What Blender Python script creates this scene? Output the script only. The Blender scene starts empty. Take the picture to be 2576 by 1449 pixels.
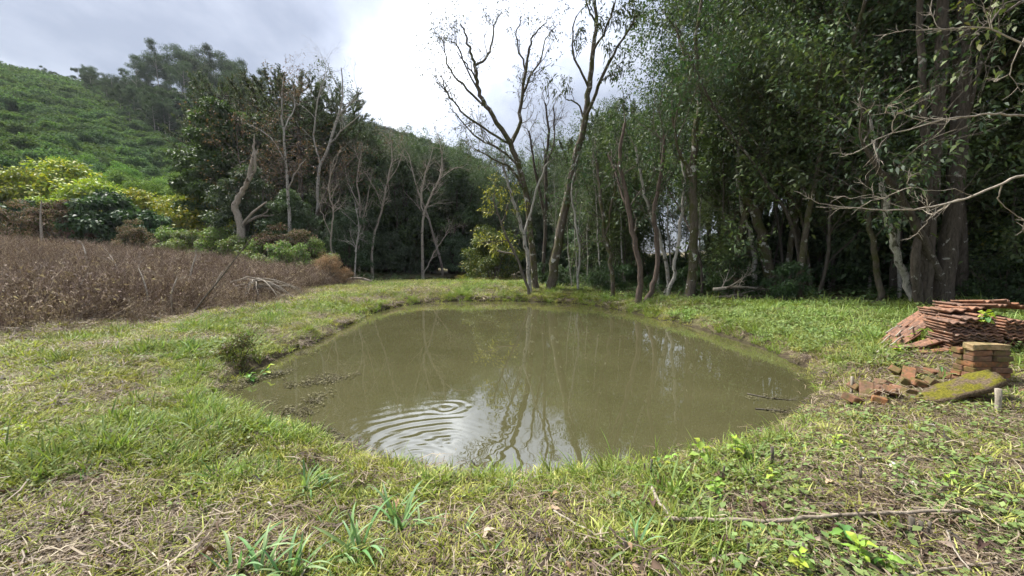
import bpy, math
import numpy as np
from math import radians, sin, cos, pi, tan

# ------------------------------------------------------------------ camera, sky, sun, exposure
SC = bpy.context.scene
COL = SC.collection
F, CX, CY, CAMZ, PITCH = 968.0, 1288.0, 724.5, 2.0, radians(4.2)
cd = bpy.data.cameras.new('camera')
cam = bpy.data.objects.new('camera', cd); COL.objects.link(cam)
cam.location = (0, 0, CAMZ); cam.rotation_euler = (pi/2-PITCH, 0, 0)
cd.sensor_width = 36; cd.lens = 36*F/2576; cd.clip_start = 0.05; cd.clip_end = 3000
SC.camera = cam

SUN_EL, SUN_AZ = radians(54), radians(-55)          # azimuth measured from +Y (view direction) towards +X
SUND = (sin(SUN_AZ)*cos(SUN_EL), cos(SUN_AZ)*cos(SUN_EL), sin(SUN_EL))
def skydir(az, el): return (sin(radians(az))*cos(radians(el)), cos(radians(az))*cos(radians(el)), sin(radians(el)))
BREAKS = (skydir(-12, 24), skydir(5, 34))      # bright breaks in the clouds above the far trees
SC.view_settings.view_transform = 'Standard'; SC.view_settings.look = 'None'
SC.view_settings.gamma = 1; SC.view_settings.use_curve_mapping = False
SC.view_settings.exposure = 1.48
SC.cycles.use_denoising = True; SC.cycles.denoiser = 'OPENIMAGEDENOISE'; SC.cycles.denoising_prefilter = 'ACCURATE'
SC.cycles.use_adaptive_sampling = True; SC.cycles.adaptive_threshold = 0.03
SC.cycles.max_bounces = 4; SC.cycles.diffuse_bounces = 3; SC.cycles.glossy_bounces = 2
SC.cycles.transmission_bounces = 4; SC.cycles.transparent_max_bounces = 4
SC.cycles.sample_clamp_indirect = 6

w = bpy.data.worlds.new('World'); SC.world = w; w.use_nodes = True
nt = w.node_tree; nt.nodes.clear()
def N(t, **k):
    n = nt.nodes.new(t)
    for a, b in k.items(): setattr(n, a, b)
    return n
def LK(a, b): nt.links.new(a, b)
def MA(op, a, b=None, clamp=False):
    n = nt.nodes.new('ShaderNodeMath'); n.operation = op; n.use_clamp = clamp
    for i, x in enumerate((a, b)):
        if x is None: continue
        if hasattr(x, 'links'): nt.links.new(x, n.inputs[i])
        else: n.inputs[i].default_value = x
    return n.outputs[0]
tc = N('ShaderNodeTexCoord'); sx = N('ShaderNodeSeparateXYZ'); LK(tc.outputs['Generated'], sx.inputs[0])
zz = MA('ADD', MA('MAXIMUM', sx.outputs[2], 0.0), 0.22)
cv = N('ShaderNodeCombineXYZ'); LK(MA('DIVIDE', sx.outputs[0], zz), cv.inputs[0]); LK(MA('DIVIDE', sx.outputs[1], zz), cv.inputs[1])
mp = N('ShaderNodeMapping'); LK(cv.outputs[0], mp.inputs[0]); mp.inputs['Rotation'].default_value = (0, 0, 0.7); mp.inputs['Scale'].default_value = (1, 0.62, 1); mp.inputs['Location'].default_value = (1.2, 8.4, 3.0)
n1 = N('ShaderNodeTexNoise'); LK(mp.outputs[0], n1.inputs['Vector']); n1.inputs['Scale'].default_value = 1.15; n1.inputs['Detail'].default_value = 5; n1.inputs['Roughness'].default_value = 0.5; n1.inputs['Distortion'].default_value = 0.5
n2 = N('ShaderNodeTexNoise'); LK(mp.outputs[0], n2.inputs['Vector']); n2.inputs['Scale'].default_value = 4.2; n2.inputs['Detail'].default_value = 6; n2.inputs['Roughness'].default_value = 0.55
glow = None
for bk, pw in zip(BREAKS, (120.0, 110.0)):
    dt = N('ShaderNodeVectorMath', operation='DOT_PRODUCT'); LK(tc.outputs['Generated'], dt.inputs[0]); dt.inputs[1].default_value = bk
    q = MA('POWER', MA('MAXIMUM', dt.outputs['Value'], 0.0), pw); glow = q if glow is None else MA('ADD', glow, q)
cl = MA('ADD', MA('MULTIPLY', n1.outputs['Fac'], 0.60), MA('MULTIPLY', n2.outputs['Fac'], 0.40))
thin = MA('ADD', cl, MA('MULTIPLY', glow, 0.07))
rp = N('ShaderNodeValToRGB'); LK(thin, rp.inputs[0])
e = rp.color_ramp.elements
e[0].position = 0.41; e[0].color = (0.27, 0.30, 0.375, 1)
e[1].position = 0.64; e[1].color = (0.80, 0.82, 0.86, 1)
m = e.new(0.50); m.color = (0.40, 0.43, 0.51, 1)
m = e.new(0.565); m.color = (0.53, 0.56, 0.63, 1)
over = MA('ADD', 0.50, MA('MULTIPLY', MA('MAXIMUM', sx.outputs[2], 0.0), 1.35))      # overcast skies brighten towards the zenith
gain = MA('MULTIPLY', over, MA('ADD', 0.86, MA('MULTIPLY', glow, 1.9)))
vm = N('ShaderNodeVectorMath', operation='SCALE'); LK(rp.outputs[0], vm.inputs[0]); LK(gain, vm.inputs['Scale'])
sky = N('ShaderNodeTexSky', sky_type='NISHITA', sun_disc=False, sun_elevation=SUN_EL, sun_rotation=SUN_AZ)
b1 = N('ShaderNodeBackground'); LK(sky.outputs[0], b1.inputs[0]); b1.inputs[1].default_value = 0.10
b2 = N('ShaderNodeBackground'); LK(vm.outputs[0], b2.inputs[0]); b2.inputs[1].default_value = 0.56
mx = N('ShaderNodeMixShader'); mx.inputs[0].default_value = 0.88
LK(b1.outputs[0], mx.inputs[1]); LK(b2.outputs[0], mx.inputs[2])
wo = N('ShaderNodeOutputWorld'); LK(mx.outputs[0], wo.inputs[0])

sl = bpy.data.lights.new('sun', 'SUN'); sl.energy = 3.6; sl.angle = radians(10); sl.color = (1, 0.965, 0.90)
sun = bpy.data.objects.new('sun', sl); COL.objects.link(sun)
sun.rotation_euler = (pi/2-SUN_EL, 0, pi-SUN_AZ); sun.location = (0, 0, 60)

# ------------------------------------------------------------------ helpers
R = np.random.default_rng(7)
def ray(u, v):
    x = (u-CX)/F; z = -(v-CY)/F
    return np.array([x, cos(PITCH)+z*sin(PITCH), -sin(PITCH)+z*cos(PITCH)])
def at(u, v, Y):
    d = ray(u, v); return np.array([0, 0, CAMZ]) + d*(Y/d[1])
def onz(u, v, z):
    d = ray(u, v); return np.array([0, 0, CAMZ]) + d*((z-CAMZ)/d[2])
def nrm(a):
    a = np.asarray(a, float); return a/np.maximum(np.linalg.norm(a, axis=-1, keepdims=True), 1e-9)
def sstep(a, b, x):
    t = np.clip((x-a)/(b-a), 0, 1); return t*t*(3-2*t)
def _h(i, j, s): 
    q = np.sin(i*127.1+j*311.7+s*74.7)*43758.5453; return q-np.floor(q)
def vnoise(x, y, s=0):
    i = np.floor(x); j = np.floor(y); f = x-i; g = y-j
    f = f*f*(3-2*f); g = g*g*(3-2*g)
    return (_h(i, j, s)*(1-f)+_h(i+1, j, s)*f)*(1-g)+(_h(i, j+1, s)*(1-f)+_h(i+1, j+1, s)*f)*g
def fbm(x, y, s=0, o=4):
    r = 0; a = 0.5
    for k in range(o):
        r = r+a*vnoise(x*2**k, y*2**k, s+k*3.1); a *= 0.5
    return r/(1-0.5**o)

class MB:
    def __init__(s): s.v = []; s.f = {3: [], 4: []}; s.c = []; s.n = 0
    def add(s, V, Q=None, T=None, col=(1, 1, 1)):
        V = np.asarray(V, float).reshape(-1, 3)
        if Q is not None and len(Q): s.f[4].append(np.asarray(Q, int).reshape(-1, 4)+s.n)
        if T is not None and len(T): s.f[3].append(np.asarray(T, int).reshape(-1, 3)+s.n)
        c = np.asarray(col, float)
        s.c.append(np.broadcast_to(c, V.shape).copy() if c.ndim == 1 else c)
        s.v.append(V); s.n += len(V)
    def tube(s, P, r, k=5, col=(1, 1, 1), cap=False):
        P = np.asarray(P, float); n = len(P)
        r = np.broadcast_to(np.asarray(r, float), (n,)) if np.ndim(r) < 1 or len(np.atleast_1d(r)) == n else np.linspace(r[0], r[1], n)
        t = nrm(np.gradient(P, axis=0)); mt = nrm(P[-1]-P[0])
        ref = np.array([0, 0, 1.]) if abs(mt[2]) < 0.8 else np.array([1., 0.2, 0])
        a = nrm(np.cross(t, ref)); b = np.cross(a, t)
        th = np.arange(k)*2*pi/k
        V = P[:, None]+r[:, None, None]*(np.cos(th)[None, :, None]*a[:, None]+np.sin(th)[None, :, None]*b[:, None])
        i = np.arange(n-1)[:, None]*k; j = np.arange(k)[None]; j2 = (j+1) % k
        Q = np.stack([i+j, i+j2, i+k+j2, i+k+j], -1).reshape(-1, 4)
        V = V.reshape(-1, 3); T = None
        if cap:
            V = np.vstack([V, P[:1], P[-1:]]); o = (n-1)*k
            T = [(n*k, (q+1) % k, q) for q in range(k)]+[(n*k+1, o+q, o+(q+1) % k) for q in range(k)]
        s.add(V, Q, T, col)
    def leaves(s, P, A, L, Wd, col, rng, droop=0.15, flat=None, nv=None):
        P = np.asarray(P, float); n = len(P)
        if n == 0: return
        A = nrm(A); L = np.broadcast_to(L, (n,))[:, None]; Wd = np.broadcast_to(Wd, (n,))[:, None]
        q = rng.normal(size=(n, 3))
        if flat is not None: q = q*(1-flat)+np.array([0, 0, 1.])*flat*2
        if nv is not None: q = rng.normal(0, .5, (n, 3))+nv
        S = nrm(np.cross(A, q)); U = np.cross(S, A)
        V = np.stack([P, P+A*L*0.45+S*Wd*0.5+U*L*0.06, P+A*L-np.array([0, 0, 1.])*L*droop, P+A*L*0.45-S*Wd*0.5+U*L*0.06], 1).reshape(-1, 3)
        Q = np.arange(n*4).reshape(n, 4)
        s.add(V, Q, None, np.repeat(np.broadcast_to(col, (n, 3)), 4, 0))
    def strip(s, P, Wd, side, col, fold=0.0):
        P = np.asarray(P, float); n = len(P); Wd = np.asarray(Wd, float)[:, None]; S = nrm(side)[None]
        if fold:
            up = np.array([0, 0, 1.])
            V = np.stack([P-S*Wd/2+up*Wd*fold, P, P+S*Wd/2+up*Wd*fold], 1).reshape(-1, 3)
            Q = []
            for i in range(n-1):
                o = i*3; Q += [(o, o+1, o+4, o+3), (o+1, o+2, o+5, o+4)]
        else:
            V = np.stack([P-S*Wd/2, P+S*Wd/2], 1).reshape(-1, 3)
            Q = [(2*i, 2*i+1, 2*i+3, 2*i+2) for i in range(n-1)]
        s.add(V, Q, None, col)
    def box(s, c, d, col=(1, 1, 1), rot=None):
        V = np.array([[x, y, z] for z in (-.5, .5) for y in (-.5, .5) for x in (-.5, .5)])*np.asarray(d)
        if rot is not None: V = V@np.asarray(rot).T
        s.add(V+np.asarray(c), [(0, 2, 3, 1), (4, 5, 7, 6), (0, 1, 5, 4), (2, 6, 7, 3), (0, 4, 6, 2), (1, 3, 7, 5)], None, col)
    def data(s, name, mat, smooth=True, origin=None):
        V = np.vstack(s.v) if s.v else np.zeros((0, 3))
        if origin is not None: V = V-np.asarray(origin)
        C = np.vstack(s.c) if s.c else V
        me = bpy.data.meshes.new(name)
        q = np.vstack(s.f[4]) if s.f[4] else np.zeros((0, 4), int); t = np.vstack(s.f[3]) if s.f[3] else np.zeros((0, 3), int)
        nl = q.size+t.size; npol = len(q)+len(t)
        me.vertices.add(len(V)); me.vertices.foreach_set('co', V.ravel().astype(np.float32))
        me.loops.add(nl); me.loops.foreach_set('vertex_index', np.concatenate([q.ravel(), t.ravel()]).astype(np.int32))
        me.polygons.add(npol)
        me.polygons.foreach_set('loop_start', np.concatenate([np.arange(len(q))*4, q.size+np.arange(len(t))*3]).astype(np.int32))
        if smooth: me.polygons.foreach_set('use_smooth', np.ones(npol, bool))
        me.update(calc_edges=True)
        at_ = me.attributes.new('Col', 'FLOAT_COLOR', 'POINT')
        at_.data.foreach_set('color', np.hstack([C, np.ones((len(C), 1))]).ravel().astype(np.float32))
        for x in (mat if isinstance(mat, (list, tuple)) else [mat]): me.materials.append(x)
        return me
    def build(s, name, mat, parent=None, smooth=True, origin=None):
        o = bpy.data.objects.new(name, s.data(name, mat, smooth, origin)); COL.objects.link(o)
        if parent is not None: o.parent = parent
        return o
def tag(o, label=None, cat=None, group=None, kind=None):
    for k, x in (('label', label), ('category', cat), ('group', group), ('kind', kind)):
        if x: o[k] = x
    return o
def thing(name, label, cat, loc=(0, 0, 0), rz=0, group=None, scale=1):
    o = bpy.data.objects.new(name, None); COL.objects.link(o); o.empty_display_size = 0.1
    o.location = loc; o.rotation_euler = (0, 0, rz)
    o.scale = (scale,)*3 if np.ndim(scale) == 0 else scale
    return tag(o, label, cat, group)
def part(name, me, parent, loc=(0, 0, 0), rot=(0, 0, 0), scale=1):
    o = bpy.data.objects.new(name, me); COL.objects.link(o); o.parent = parent
    o.location = loc; o.rotation_euler = rot; o.scale = (scale,)*3 if np.ndim(scale) == 0 else scale
    return o
def place(proto, name, label, cat, loc, rz=0, scale=1, group=None):
    t = thing(name, label, cat, loc, rz, group, scale)
    for k, me in proto: part(k, me, t)
    return t
def one(name, me, label, cat, loc, rot=(0, 0, 0), scale=1, group=None):
    o = bpy.data.objects.new(name, me); COL.objects.link(o); o.location = loc; o.rotation_euler = rot
    o.scale = (scale,)*3 if np.ndim(scale) == 0 else scale
    return tag(o, label, cat, group)
def rotm(rx, ry, rz):
    a, b, c = (np.array([[1, 0, 0], [0, cos(rx), -sin(rx)], [0, sin(rx), cos(rx)]]), np.array([[cos(ry), 0, sin(ry)], [0, 1, 0], [-sin(ry), 0, cos(ry)]]), np.array([[cos(rz), -sin(rz), 0], [sin(rz), cos(rz), 0], [0, 0, 1]]))
    return c@b@a

# ------------------------------------------------------------------ materials
def nodes(name):
    global nt
    mt = bpy.data.materials.new(name); mt.use_nodes = True; nt = mt.node_tree; nt.nodes.clear(); return mt
def ramp(fac, stops):
    r = N('ShaderNodeValToRGB'); LK(fac, r.inputs[0]); el = r.color_ramp.elements
    while len(el) > 1: el.remove(el[-1])
    el[0].position = stops[0][0]; el[0].color = (*stops[0][1], 1)
    for p, c in stops[1:]: el.new(p).color = (*c, 1)
    return r.outputs[0]
def noise(scale, detail=4, rough=0.55, vec=None, dist=0):
    n = N('ShaderNodeTexNoise'); n.inputs['Scale'].default_value = scale; n.inputs['Detail'].default_value = detail
    n.inputs['Roughness'].default_value = rough; n.inputs['Distortion'].default_value = dist
    if vec is None:
        vec = N('ShaderNodeTexCoord').outputs['Object']
    LK(vec, n.inputs['Vector']); return n.outputs['Fac']
def mixc(fac, a, b, mode='MIX'):
    n = N('ShaderNodeMix', data_type='RGBA', blend_type=mode)
    for i, x in ((0, fac), (6, a), (7, b)):
        if hasattr(x, 'links'): LK(x, n.inputs[i])
        else: n.inputs[i].default_value = x if i == 0 else (*x, 1)
    return n.outputs[2]
def finish(col, rough=0.8, spec=0.3, bump=None, bs=0.3, bd=0.01, transl=0, tcol=None):
    p = N('ShaderNodeBsdfPrincipled'); o = N('ShaderNodeOutputMaterial')
    if hasattr(col, 'links'): LK(col, p.inputs['Base Color'])
    else: p.inputs['Base Color'].default_value = (*col, 1)
    p.inputs['Roughness'].default_value = rough; p.inputs['Specular IOR Level'].default_value = spec
    if bump is not None:
        b = N('ShaderNodeBump'); b.inputs['Strength'].default_value = bs; b.inputs['Distance'].default_value = bd
        LK(bump, b.inputs['Height']); LK(b.outputs[0], p.inputs['Normal'])
    if transl:
        t = N('ShaderNodeBsdfTranslucent'); LK(mixc(1.0, col, tcol or (1.12, 1.18, 0.60), 'MULTIPLY'), t.inputs[0])
        m_ = N('ShaderNodeMixShader'); m_.inputs[0].default_value = transl
        LK(p.outputs[0], m_.inputs[1]); LK(t.outputs[0], m_.inputs[2]); LK(m_.outputs[0], o.inputs[0])
    else: LK(p.outputs[0], o.inputs[0])
    return p
def colattr():
    a = N('ShaderNodeAttribute', attribute_name='Col'); return a.outputs['Color']
def leafmat(name, transl=0.28, rough=0.6, spec=0.4, var=0.35):
    mt = nodes(name); c = colattr(); oi = N('ShaderNodeObjectInfo')
    k = MA('ADD', MA('MULTIPLY', oi.outputs['Random'], var), 1-var/2)
    h = N('ShaderNodeHueSaturation'); LK(c, h.inputs['Color']); LK(k, h.inputs['Value'])
    LK(MA('ADD', MA('MULTIPLY', oi.outputs['Random'], 0.03), 0.485), h.inputs['Hue'])
    finish(h.outputs[0], rough, spec, transl=transl); return mt
M_LEAF = leafmat('leaf'); M_GRASS = leafmat('grass_blade', 0.30, 0.55, 0.25, 0.4); M_DRY = leafmat('dry_plant', 0.15, 0.8, 0.1, 0.7)
M_FAR = leafmat('far_leaf', 0.25, 0.85, 0.08, 0.4)
def barkmat(name, a, b, patch=None, amount=0.6, pscale=3.0, moss=None):
    mt = nodes(name); tcn = N('ShaderNodeTexCoord').outputs['Object']
    mpn = N('ShaderNodeMapping'); LK(tcn, mpn.inputs[0]); mpn.inputs['Scale'].default_value = (1, 1, 0.22)
    f = noise(22, 6, 0.65, mpn.outputs[0], 0.6); c = ramp(f, [(0.3, a), (0.7, b)])
    if moss:
        g = noise(2.3, 5, 0.6, tcn); c = mixc(ramp(g, [(0.44, (0, 0, 0)), (0.6, (0.85,)*3)]), c, moss)
    if patch:
        g = noise(pscale, 5, 0.6, tcn, 0.4); c = mixc(ramp(g, [(amount, (0, 0, 0)), (amount+0.04, (0.9,)*3)]), c, patch)
    finish(c, 0.9, 0.15, f, 0.7, 0.02); return mt
M_BARK = barkmat('bark_dark', (0.035, 0.028, 0.022), (0.12, 0.10, 0.08), (0.34, 0.33, 0.29), 0.62, 4.5)
M_MOSS = barkmat('bark_mossy', (0.05, 0.04, 0.03), (0.16, 0.135, 0.105), (0.48, 0.47, 0.43), 0.60, 3.2, (0.06, 0.065, 0.015))
M_PALE = barkmat('bark_pale', (0.20, 0.185, 0.155), (0.48, 0.455, 0.41), (0.08, 0.075, 0.05), 0.58, 5)
M_RED = barkmat('bark_red', (0.06, 0.046, 0.037), (0.165, 0.125, 0.10), (0.28, 0.23, 0.18), 0.66, 5)
M_DEAD = barkmat('dead_wood', (0.20, 0.17, 0.13), (0.44, 0.39, 0.32), (0.09, 0.07, 0.05), 0.6, 3)
M_TWIG = barkmat('twig', (0.06, 0.05, 0.04), (0.17, 0.15, 0.12))
M_STICK = barkmat('dry_stick', (0.14, 0.11, 0.08), (0.38, 0.32, 0.25), (0.07, 0.055, 0.04), 0.6, 9)

# ground
M_GROUND = nodes('ground_soil')
g1 = noise(1.1, 6, 0.6); g2 = noise(14, 5, 0.7); g3 = noise(70, 3, 0.6)
c = ramp(g2, [(0.30, (0.045, 0.035, 0.024)), (0.5, (0.13, 0.10, 0.065)), (0.72, (0.26, 0.21, 0.13))])
c = mixc(ramp(g1, [(0.42, (0, 0, 0)), (0.6, (0.55,)*3)]), c, (0.10, 0.12, 0.035))
geo = N('ShaderNodeNewGeometry'); sp = N('ShaderNodeSeparateXYZ'); LK(geo.outputs['Position'], sp.inputs[0])
wet = ramp(MA('ADD', MA('MULTIPLY', sp.outputs[2], 2.2), MA('MULTIPLY', g2, 0.3)), [(0.12, (1, 1, 1)), (0.42, (0, 0, 0))])
c = mixc(wet, c, (0.035, 0.028, 0.018))
finish(c, 0.95, 0.1, g3, 0.8, 0.02)
M_HILL = nodes('hillside_soil')
g1 = noise(0.12, 6, 0.65); finish(ramp(g1, [(0.35, (0.03, 0.05, 0.02)), (0.65, (0.06, 0.10, 0.03))]), 0.95, 0.1)
# water: turbid, olive, sharp reflections
def water(name, deep, shallow):
    mt = nodes(name); f = noise(0.55, 4, 0.6)
    p = finish(mixc(ramp(f, [(0.35, (0, 0, 0)), (0.7, (1, 1, 1))]), deep, shallow), 0.015, 0.5, noise(2.2, 3, 0.5), 0.02, 0.02)
    p.inputs['IOR'].default_value = 2.4; return mt
M_WATER = water('pond_water', (0.066, 0.063, 0.028), (0.085, 0.080, 0.038))
M_WATER2 = water('far_pond_water', (0.05, 0.048, 0.03), (0.06, 0.055, 0.035))
# masonry
def clay(name, a, b, stain, moss=0):
    mt = nodes(name); oi = N('ShaderNodeObjectInfo'); tcn = N('ShaderNodeTexCoord').outputs['Object']
    va = N('ShaderNodeVectorMath', operation='ADD'); LK(tcn, va.inputs[0])
    cmb = N('ShaderNodeCombineXYZ'); r_ = MA('MULTIPLY', oi.outputs['Random'], 37.0)
    for i in range(3): LK(r_, cmb.inputs[i])
    LK(cmb.outputs[0], va.inputs[1]); vv = va.outputs[0]
    f = noise(26, 6, 0.65, vv); c = ramp(f, [(0.3, a), (0.7, b)])
    h = N('ShaderNodeHueSaturation'); LK(c, h.inputs['Color']); LK(MA('ADD', MA('MULTIPLY', oi.outputs['Random'], 0.5), 0.75), h.inputs['Value']); LK(MA('ADD', MA('MULTIPLY', oi.outputs['Random'], 0.3), 0.8), h.inputs['Saturation'])
    c = mixc(ramp(noise(9, 6, 0.7, vv), [(0.48, (0, 0, 0)), (0.62, (0.85,)*3)]), h.outputs[0], stain)
    c = mixc(ramp(noise(13, 5, 0.7, vv), [(0.63, (0, 0, 0)), (0.70, (0.7,)*3)]), c, (0.42, 0.38, 0.32))
    if moss: c = mixc(ramp(noise(5, 5, 0.7, vv), [(0.5, (0, 0, 0)), (0.6, (0.7,)*3)]), c, (0.10, 0.10, 0.03))
    finish(c, 0.92, 0.15, noise(60, 5, 0.7, vv), 0.5, 0.006); return mt
M_BRICK = clay('old_brick', (0.15, 0.075, 0.042), (0.29, 0.145, 0.08), (0.10, 0.075, 0.05), 1)
M_TILE = clay('clay_tile', (0.18, 0.095, 0.062), (0.31, 0.17, 0.11), (0.075, 0.056, 0.044))
M_CAP = clay('mossy_brick', (0.22, 0.15, 0.08), (0.34, 0.26, 0.16), (0.16, 0.14, 0.07), 1)
M_SLAB = nodes('mossy_slab')
f = noise(7, 6, 0.65); f2 = noise(50, 4, 0.7); geo = N('ShaderNodeNewGeometry'); sp = N('ShaderNodeSeparateXYZ'); LK(geo.outputs['Normal'], sp.inputs[0])
c = ramp(f2, [(0.3, (0.05, 0.035, 0.022)), (0.7, (0.20, 0.15, 0.10))])
k = MA('MULTIPLY', ramp(f, [(0.42, (0, 0, 0)), (0.52, (1, 1, 1))]), ramp(sp.outputs[2], [(0.45, (0, 0, 0)), (0.7, (1, 1, 1))]))
c = mixc(k, c, ramp(f2, [(0.3, (0.07, 0.068, 0.014)), (0.7, (0.20, 0.18, 0.025))]))
finish(c, 0.95, 0.1, f2, 0.9, 0.02)
M_PLANK = nodes('weathered_plank'); finish(ramp(noise(30, 4), [(0.3, (0.28, 0.18, 0.06)), (0.7, (0.46, 0.33, 0.13))]), 0.85, 0.15)
# ------------------------------------------------------------------ terrain
PX = [(538, 1000), (580, 960), (662, 920), (755, 876), (840, 840), (905, 803), (960, 778), (1050, 763), (1150, 757), (1288, 757), (1380, 761), (1470, 764), (1560, 779), (1640, 800), (1750, 824), (1850, 853), (1950, 886), (2020, 922), (2052, 958), (2052, 1000), (2020, 1045), (1960, 1085), (1850, 1120), (1700, 1158), (1540, 1190), (1400, 1205), (1260, 1210), (1150, 1208), (1050, 1190), (950, 1162), (880, 1140), (820, 1112), (735, 1075), (600, 1040)]
POND = np.array([onz(u, v, 0)[:2] for u, v in PX])
for _ in range(2):
    nx = np.roll(POND, -1, 0); POND = np.stack([POND*.75+nx*.25, POND*.25+nx*.75], 1).reshape(-1, 2)
def sdist(x, y, poly=POND):
    x = np.asarray(x, float).ravel(); y = np.asarray(y, float).ravel(); out = np.empty(len(x))
    a = poly; b = np.roll(poly, -1, 0)
    for s in range(0, len(x), 20000):
        p = np.stack([x[s:s+20000], y[s:s+20000]], 1)
        d = b-a; t = np.clip(((p[:, None]-a)*d).sum(-1)/(d*d).sum(-1), 0, 1)
        m_ = np.sqrt((((a+t[..., None]*d)-p[:, None])**2).sum(-1)).min(1)
        cr = ((a[:, 1] > p[:, 1:2]) != (b[:, 1] > p[:, 1:2])) & (p[:, :1] < (b[:, 0]-a[:, 0])*(p[:, 1:2]-a[:, 1])/np.where(b[:, 1] == a[:, 1], 1e-9, b[:, 1]-a[:, 1])+a[:, 0])
        out[s:s+20000] = np.where(cr.sum(1) % 2 == 1, -m_, m_)
    return out
def hillh(x, y):
    s0 = -0.75*x+0.66*y-60
    s0 = 0.47*np.where(s0 > 30, s0, 4*np.log1p(np.exp(np.clip(s0/4, -40, 9))))
    s = 135*(1-np.exp(-s0/135))*sstep(70, -30, x)
    return s+20*np.exp(-((x+130)/110)**2-((y-300)/80)**2)+2.0*(fbm(x*0.03, y*0.03, 9)-.5)*sstep(3, 12, s)
def height(x, y):
    shp = np.shape(x); x = np.asarray(x, float).ravel(); y = np.asarray(y, float).ravel()
    d = sdist(x, y)+0.22*(fbm(x*1.7, y*1.7, 3)-.5)
    bank = 0.20*sstep(-.03, 0.40, d)+0.19*sstep(0.2, 1.8, d)-0.7*sstep(0, 1.4, -d)-0.03*(d < 0)
    z = bank+(0.16*(fbm(x*0.5, y*0.5, 1)-.5)+0.07*(fbm(x*2.5, y*2.5, 2)-.5))*sstep(0.1, 0.8, d)
    z = z+0.095*np.clip(-x-9, 0, 22)
    z = z+0.05*np.maximum(0, x-5)+0.14*sstep(18, 24, y)*sstep(12, 0, np.abs(x))
    e2 = np.sqrt(((x+3.0)/8.5)**2+((y-33.5)/5.5)**2)                      # second pond behind the far bank
    z = np.where(e2 < 1.25, z+(-0.85-z)*sstep(1.22, 0.95, e2), z)
    z = z+hillh(x, y)
    return z.reshape(shp)
def hz(x, y): return float(height(np.array([x]), np.array([y]))[0])

ang = np.concatenate([np.arange(-75, 75, 0.5), np.arange(75, 285, 3.0)])*pi/180
rad = [0.25]
while rad[-1] < 28: rad.append(rad[-1]*1.021+0.01)
while rad[-1] < 900: rad.append(rad[-1]*1.05)
rad = np.array(rad)
AA, RR = np.meshgrid(ang, rad)
gx, gy = RR*np.sin(AA), RR*np.cos(AA); gz = height(gx, gy)
na, nr = len(ang), len(rad)
Vg = np.stack([gx, gy, gz], -1).reshape(-1, 3)
i = np.arange(nr-1)[:, None]*na; j = np.arange(na)[None]; j2 = (j+1) % na
Qg = np.stack([i+j, i+j2, i+na+j2, i+na+j], -1).reshape(-1, 4)
hq = hillh(*(Vg[Qg].mean(1)[:, :2].T)) > 1.6
for nm, sel, mt in (('ground', ~hq, M_GROUND), ('hillside', hq, M_HILL)):
    q = Qg[sel]; us, inv = np.unique(q, return_inverse=True); b = MB()
    if nm == 'ground':
        us = np.append(us, len(Vg)); Vx = np.vstack([Vg, [[0, 0, hz(0, 0)]]]); 
        b.add(Vx[us], inv.reshape(-1, 4), [(len(us)-1, k, (k+1) % na) for k in range(na)])
    else: b.add(Vg[us], inv.reshape(-1, 4))
    tag(b.build(nm, mt), kind='structure')

# pond water with the rings a fish left
def axis(segs):
    o = []
    for a, b_, st in segs: o += list(np.arange(a, b_, st))
    return np.array(o)
xs = axis([(POND[:, 0].min()-.4, -3.2, .15), (-3.2, 0.8, .028), (0.8, POND[:, 0].max()+.4, .15)])
ys = axis([(POND[:, 1].min()-.4, 7.2, .028), (7.2, POND[:, 1].max()+.4, .2)])
X, Yg = np.meshgrid(xs, ys)
Z = np.zeros_like(X)
def rings(cx, cy, lam, amp, rmax, stretch=1.0, ph=0.0, a0=0.0, half=9):
    dx = X-cx; dy = Yg-cy; r = np.sqrt((dx/stretch)**2+dy**2); th = np.arctan2(dy, dx)
    dth = np.abs((th-a0+pi) % (2*pi)-pi)
    return amp*np.sin(r*2*pi/lam+ph)*np.exp(-(r/rmax)**2)*sstep(0.0, lam*.6, r)*sstep(half+.6, half-.2, dth)
c1 = onz(1125, 1025, 0); c2 = onz(1160, 1120, 0); c3 = onz(1060, 1165, 0)
wob = 0.45*(fbm(X*1.6, Yg*1.6, 21)-.5)
X0 = X; X = X+wob
brk = .25+1.5*sstep(.3, .7, fbm(X*1.3, Yg*1.3, 23))
Z += rings(c1[0], c1[1], .13, .0024, .24, 1.5)*brk
Z += rings(c2[0], c2[1], .17, .0027, .95, 1.5, 1.0, 2.6, 0.6)*brk
Z += rings(c3[0], c3[1], .11, .0018, .8, 1.0, 0, 2.2, 1.4)
Z += .0012*(fbm(X*3, Yg*3, 5)-.5)*(1+2*sstep(1.6, .2, np.hypot(X-c2[0], Yg-c2[1])))
X = X0
dd = sdist(X, Yg).reshape(X.shape); ny, nxx = X.shape
i = np.arange(ny-1)[:, None]*nxx; j = np.arange(nxx-1)[None]
Q = np.stack([i+j, i+j+1, i+nxx+j+1, i+nxx+j], -1).reshape(-1, 4)
Q = Q[dd.ravel()[Q].min(1) < 0.3]; us, inv = np.unique(Q, return_inverse=True)
b = MB(); b.add(np.stack([X, Yg, Z], -1).reshape(-1, 3)[us], inv.reshape(-1, 4)); tag(b.build('pond_water', M_WATER), kind='structure')
b = MB(); t = np.linspace(0, 2*pi, 49)[:-1]
b.add(np.vstack([[[-3, 33.5, .24]], np.stack([-3+9.6*np.cos(t), 33.5+6.2*np.sin(t), 0*t+.24], 1)]), None, [(0, k+1, (k+1) % 48+1) for k in range(48)])
tag(b.build('far_pond_water', M_WATER2), kind='structure')

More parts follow.
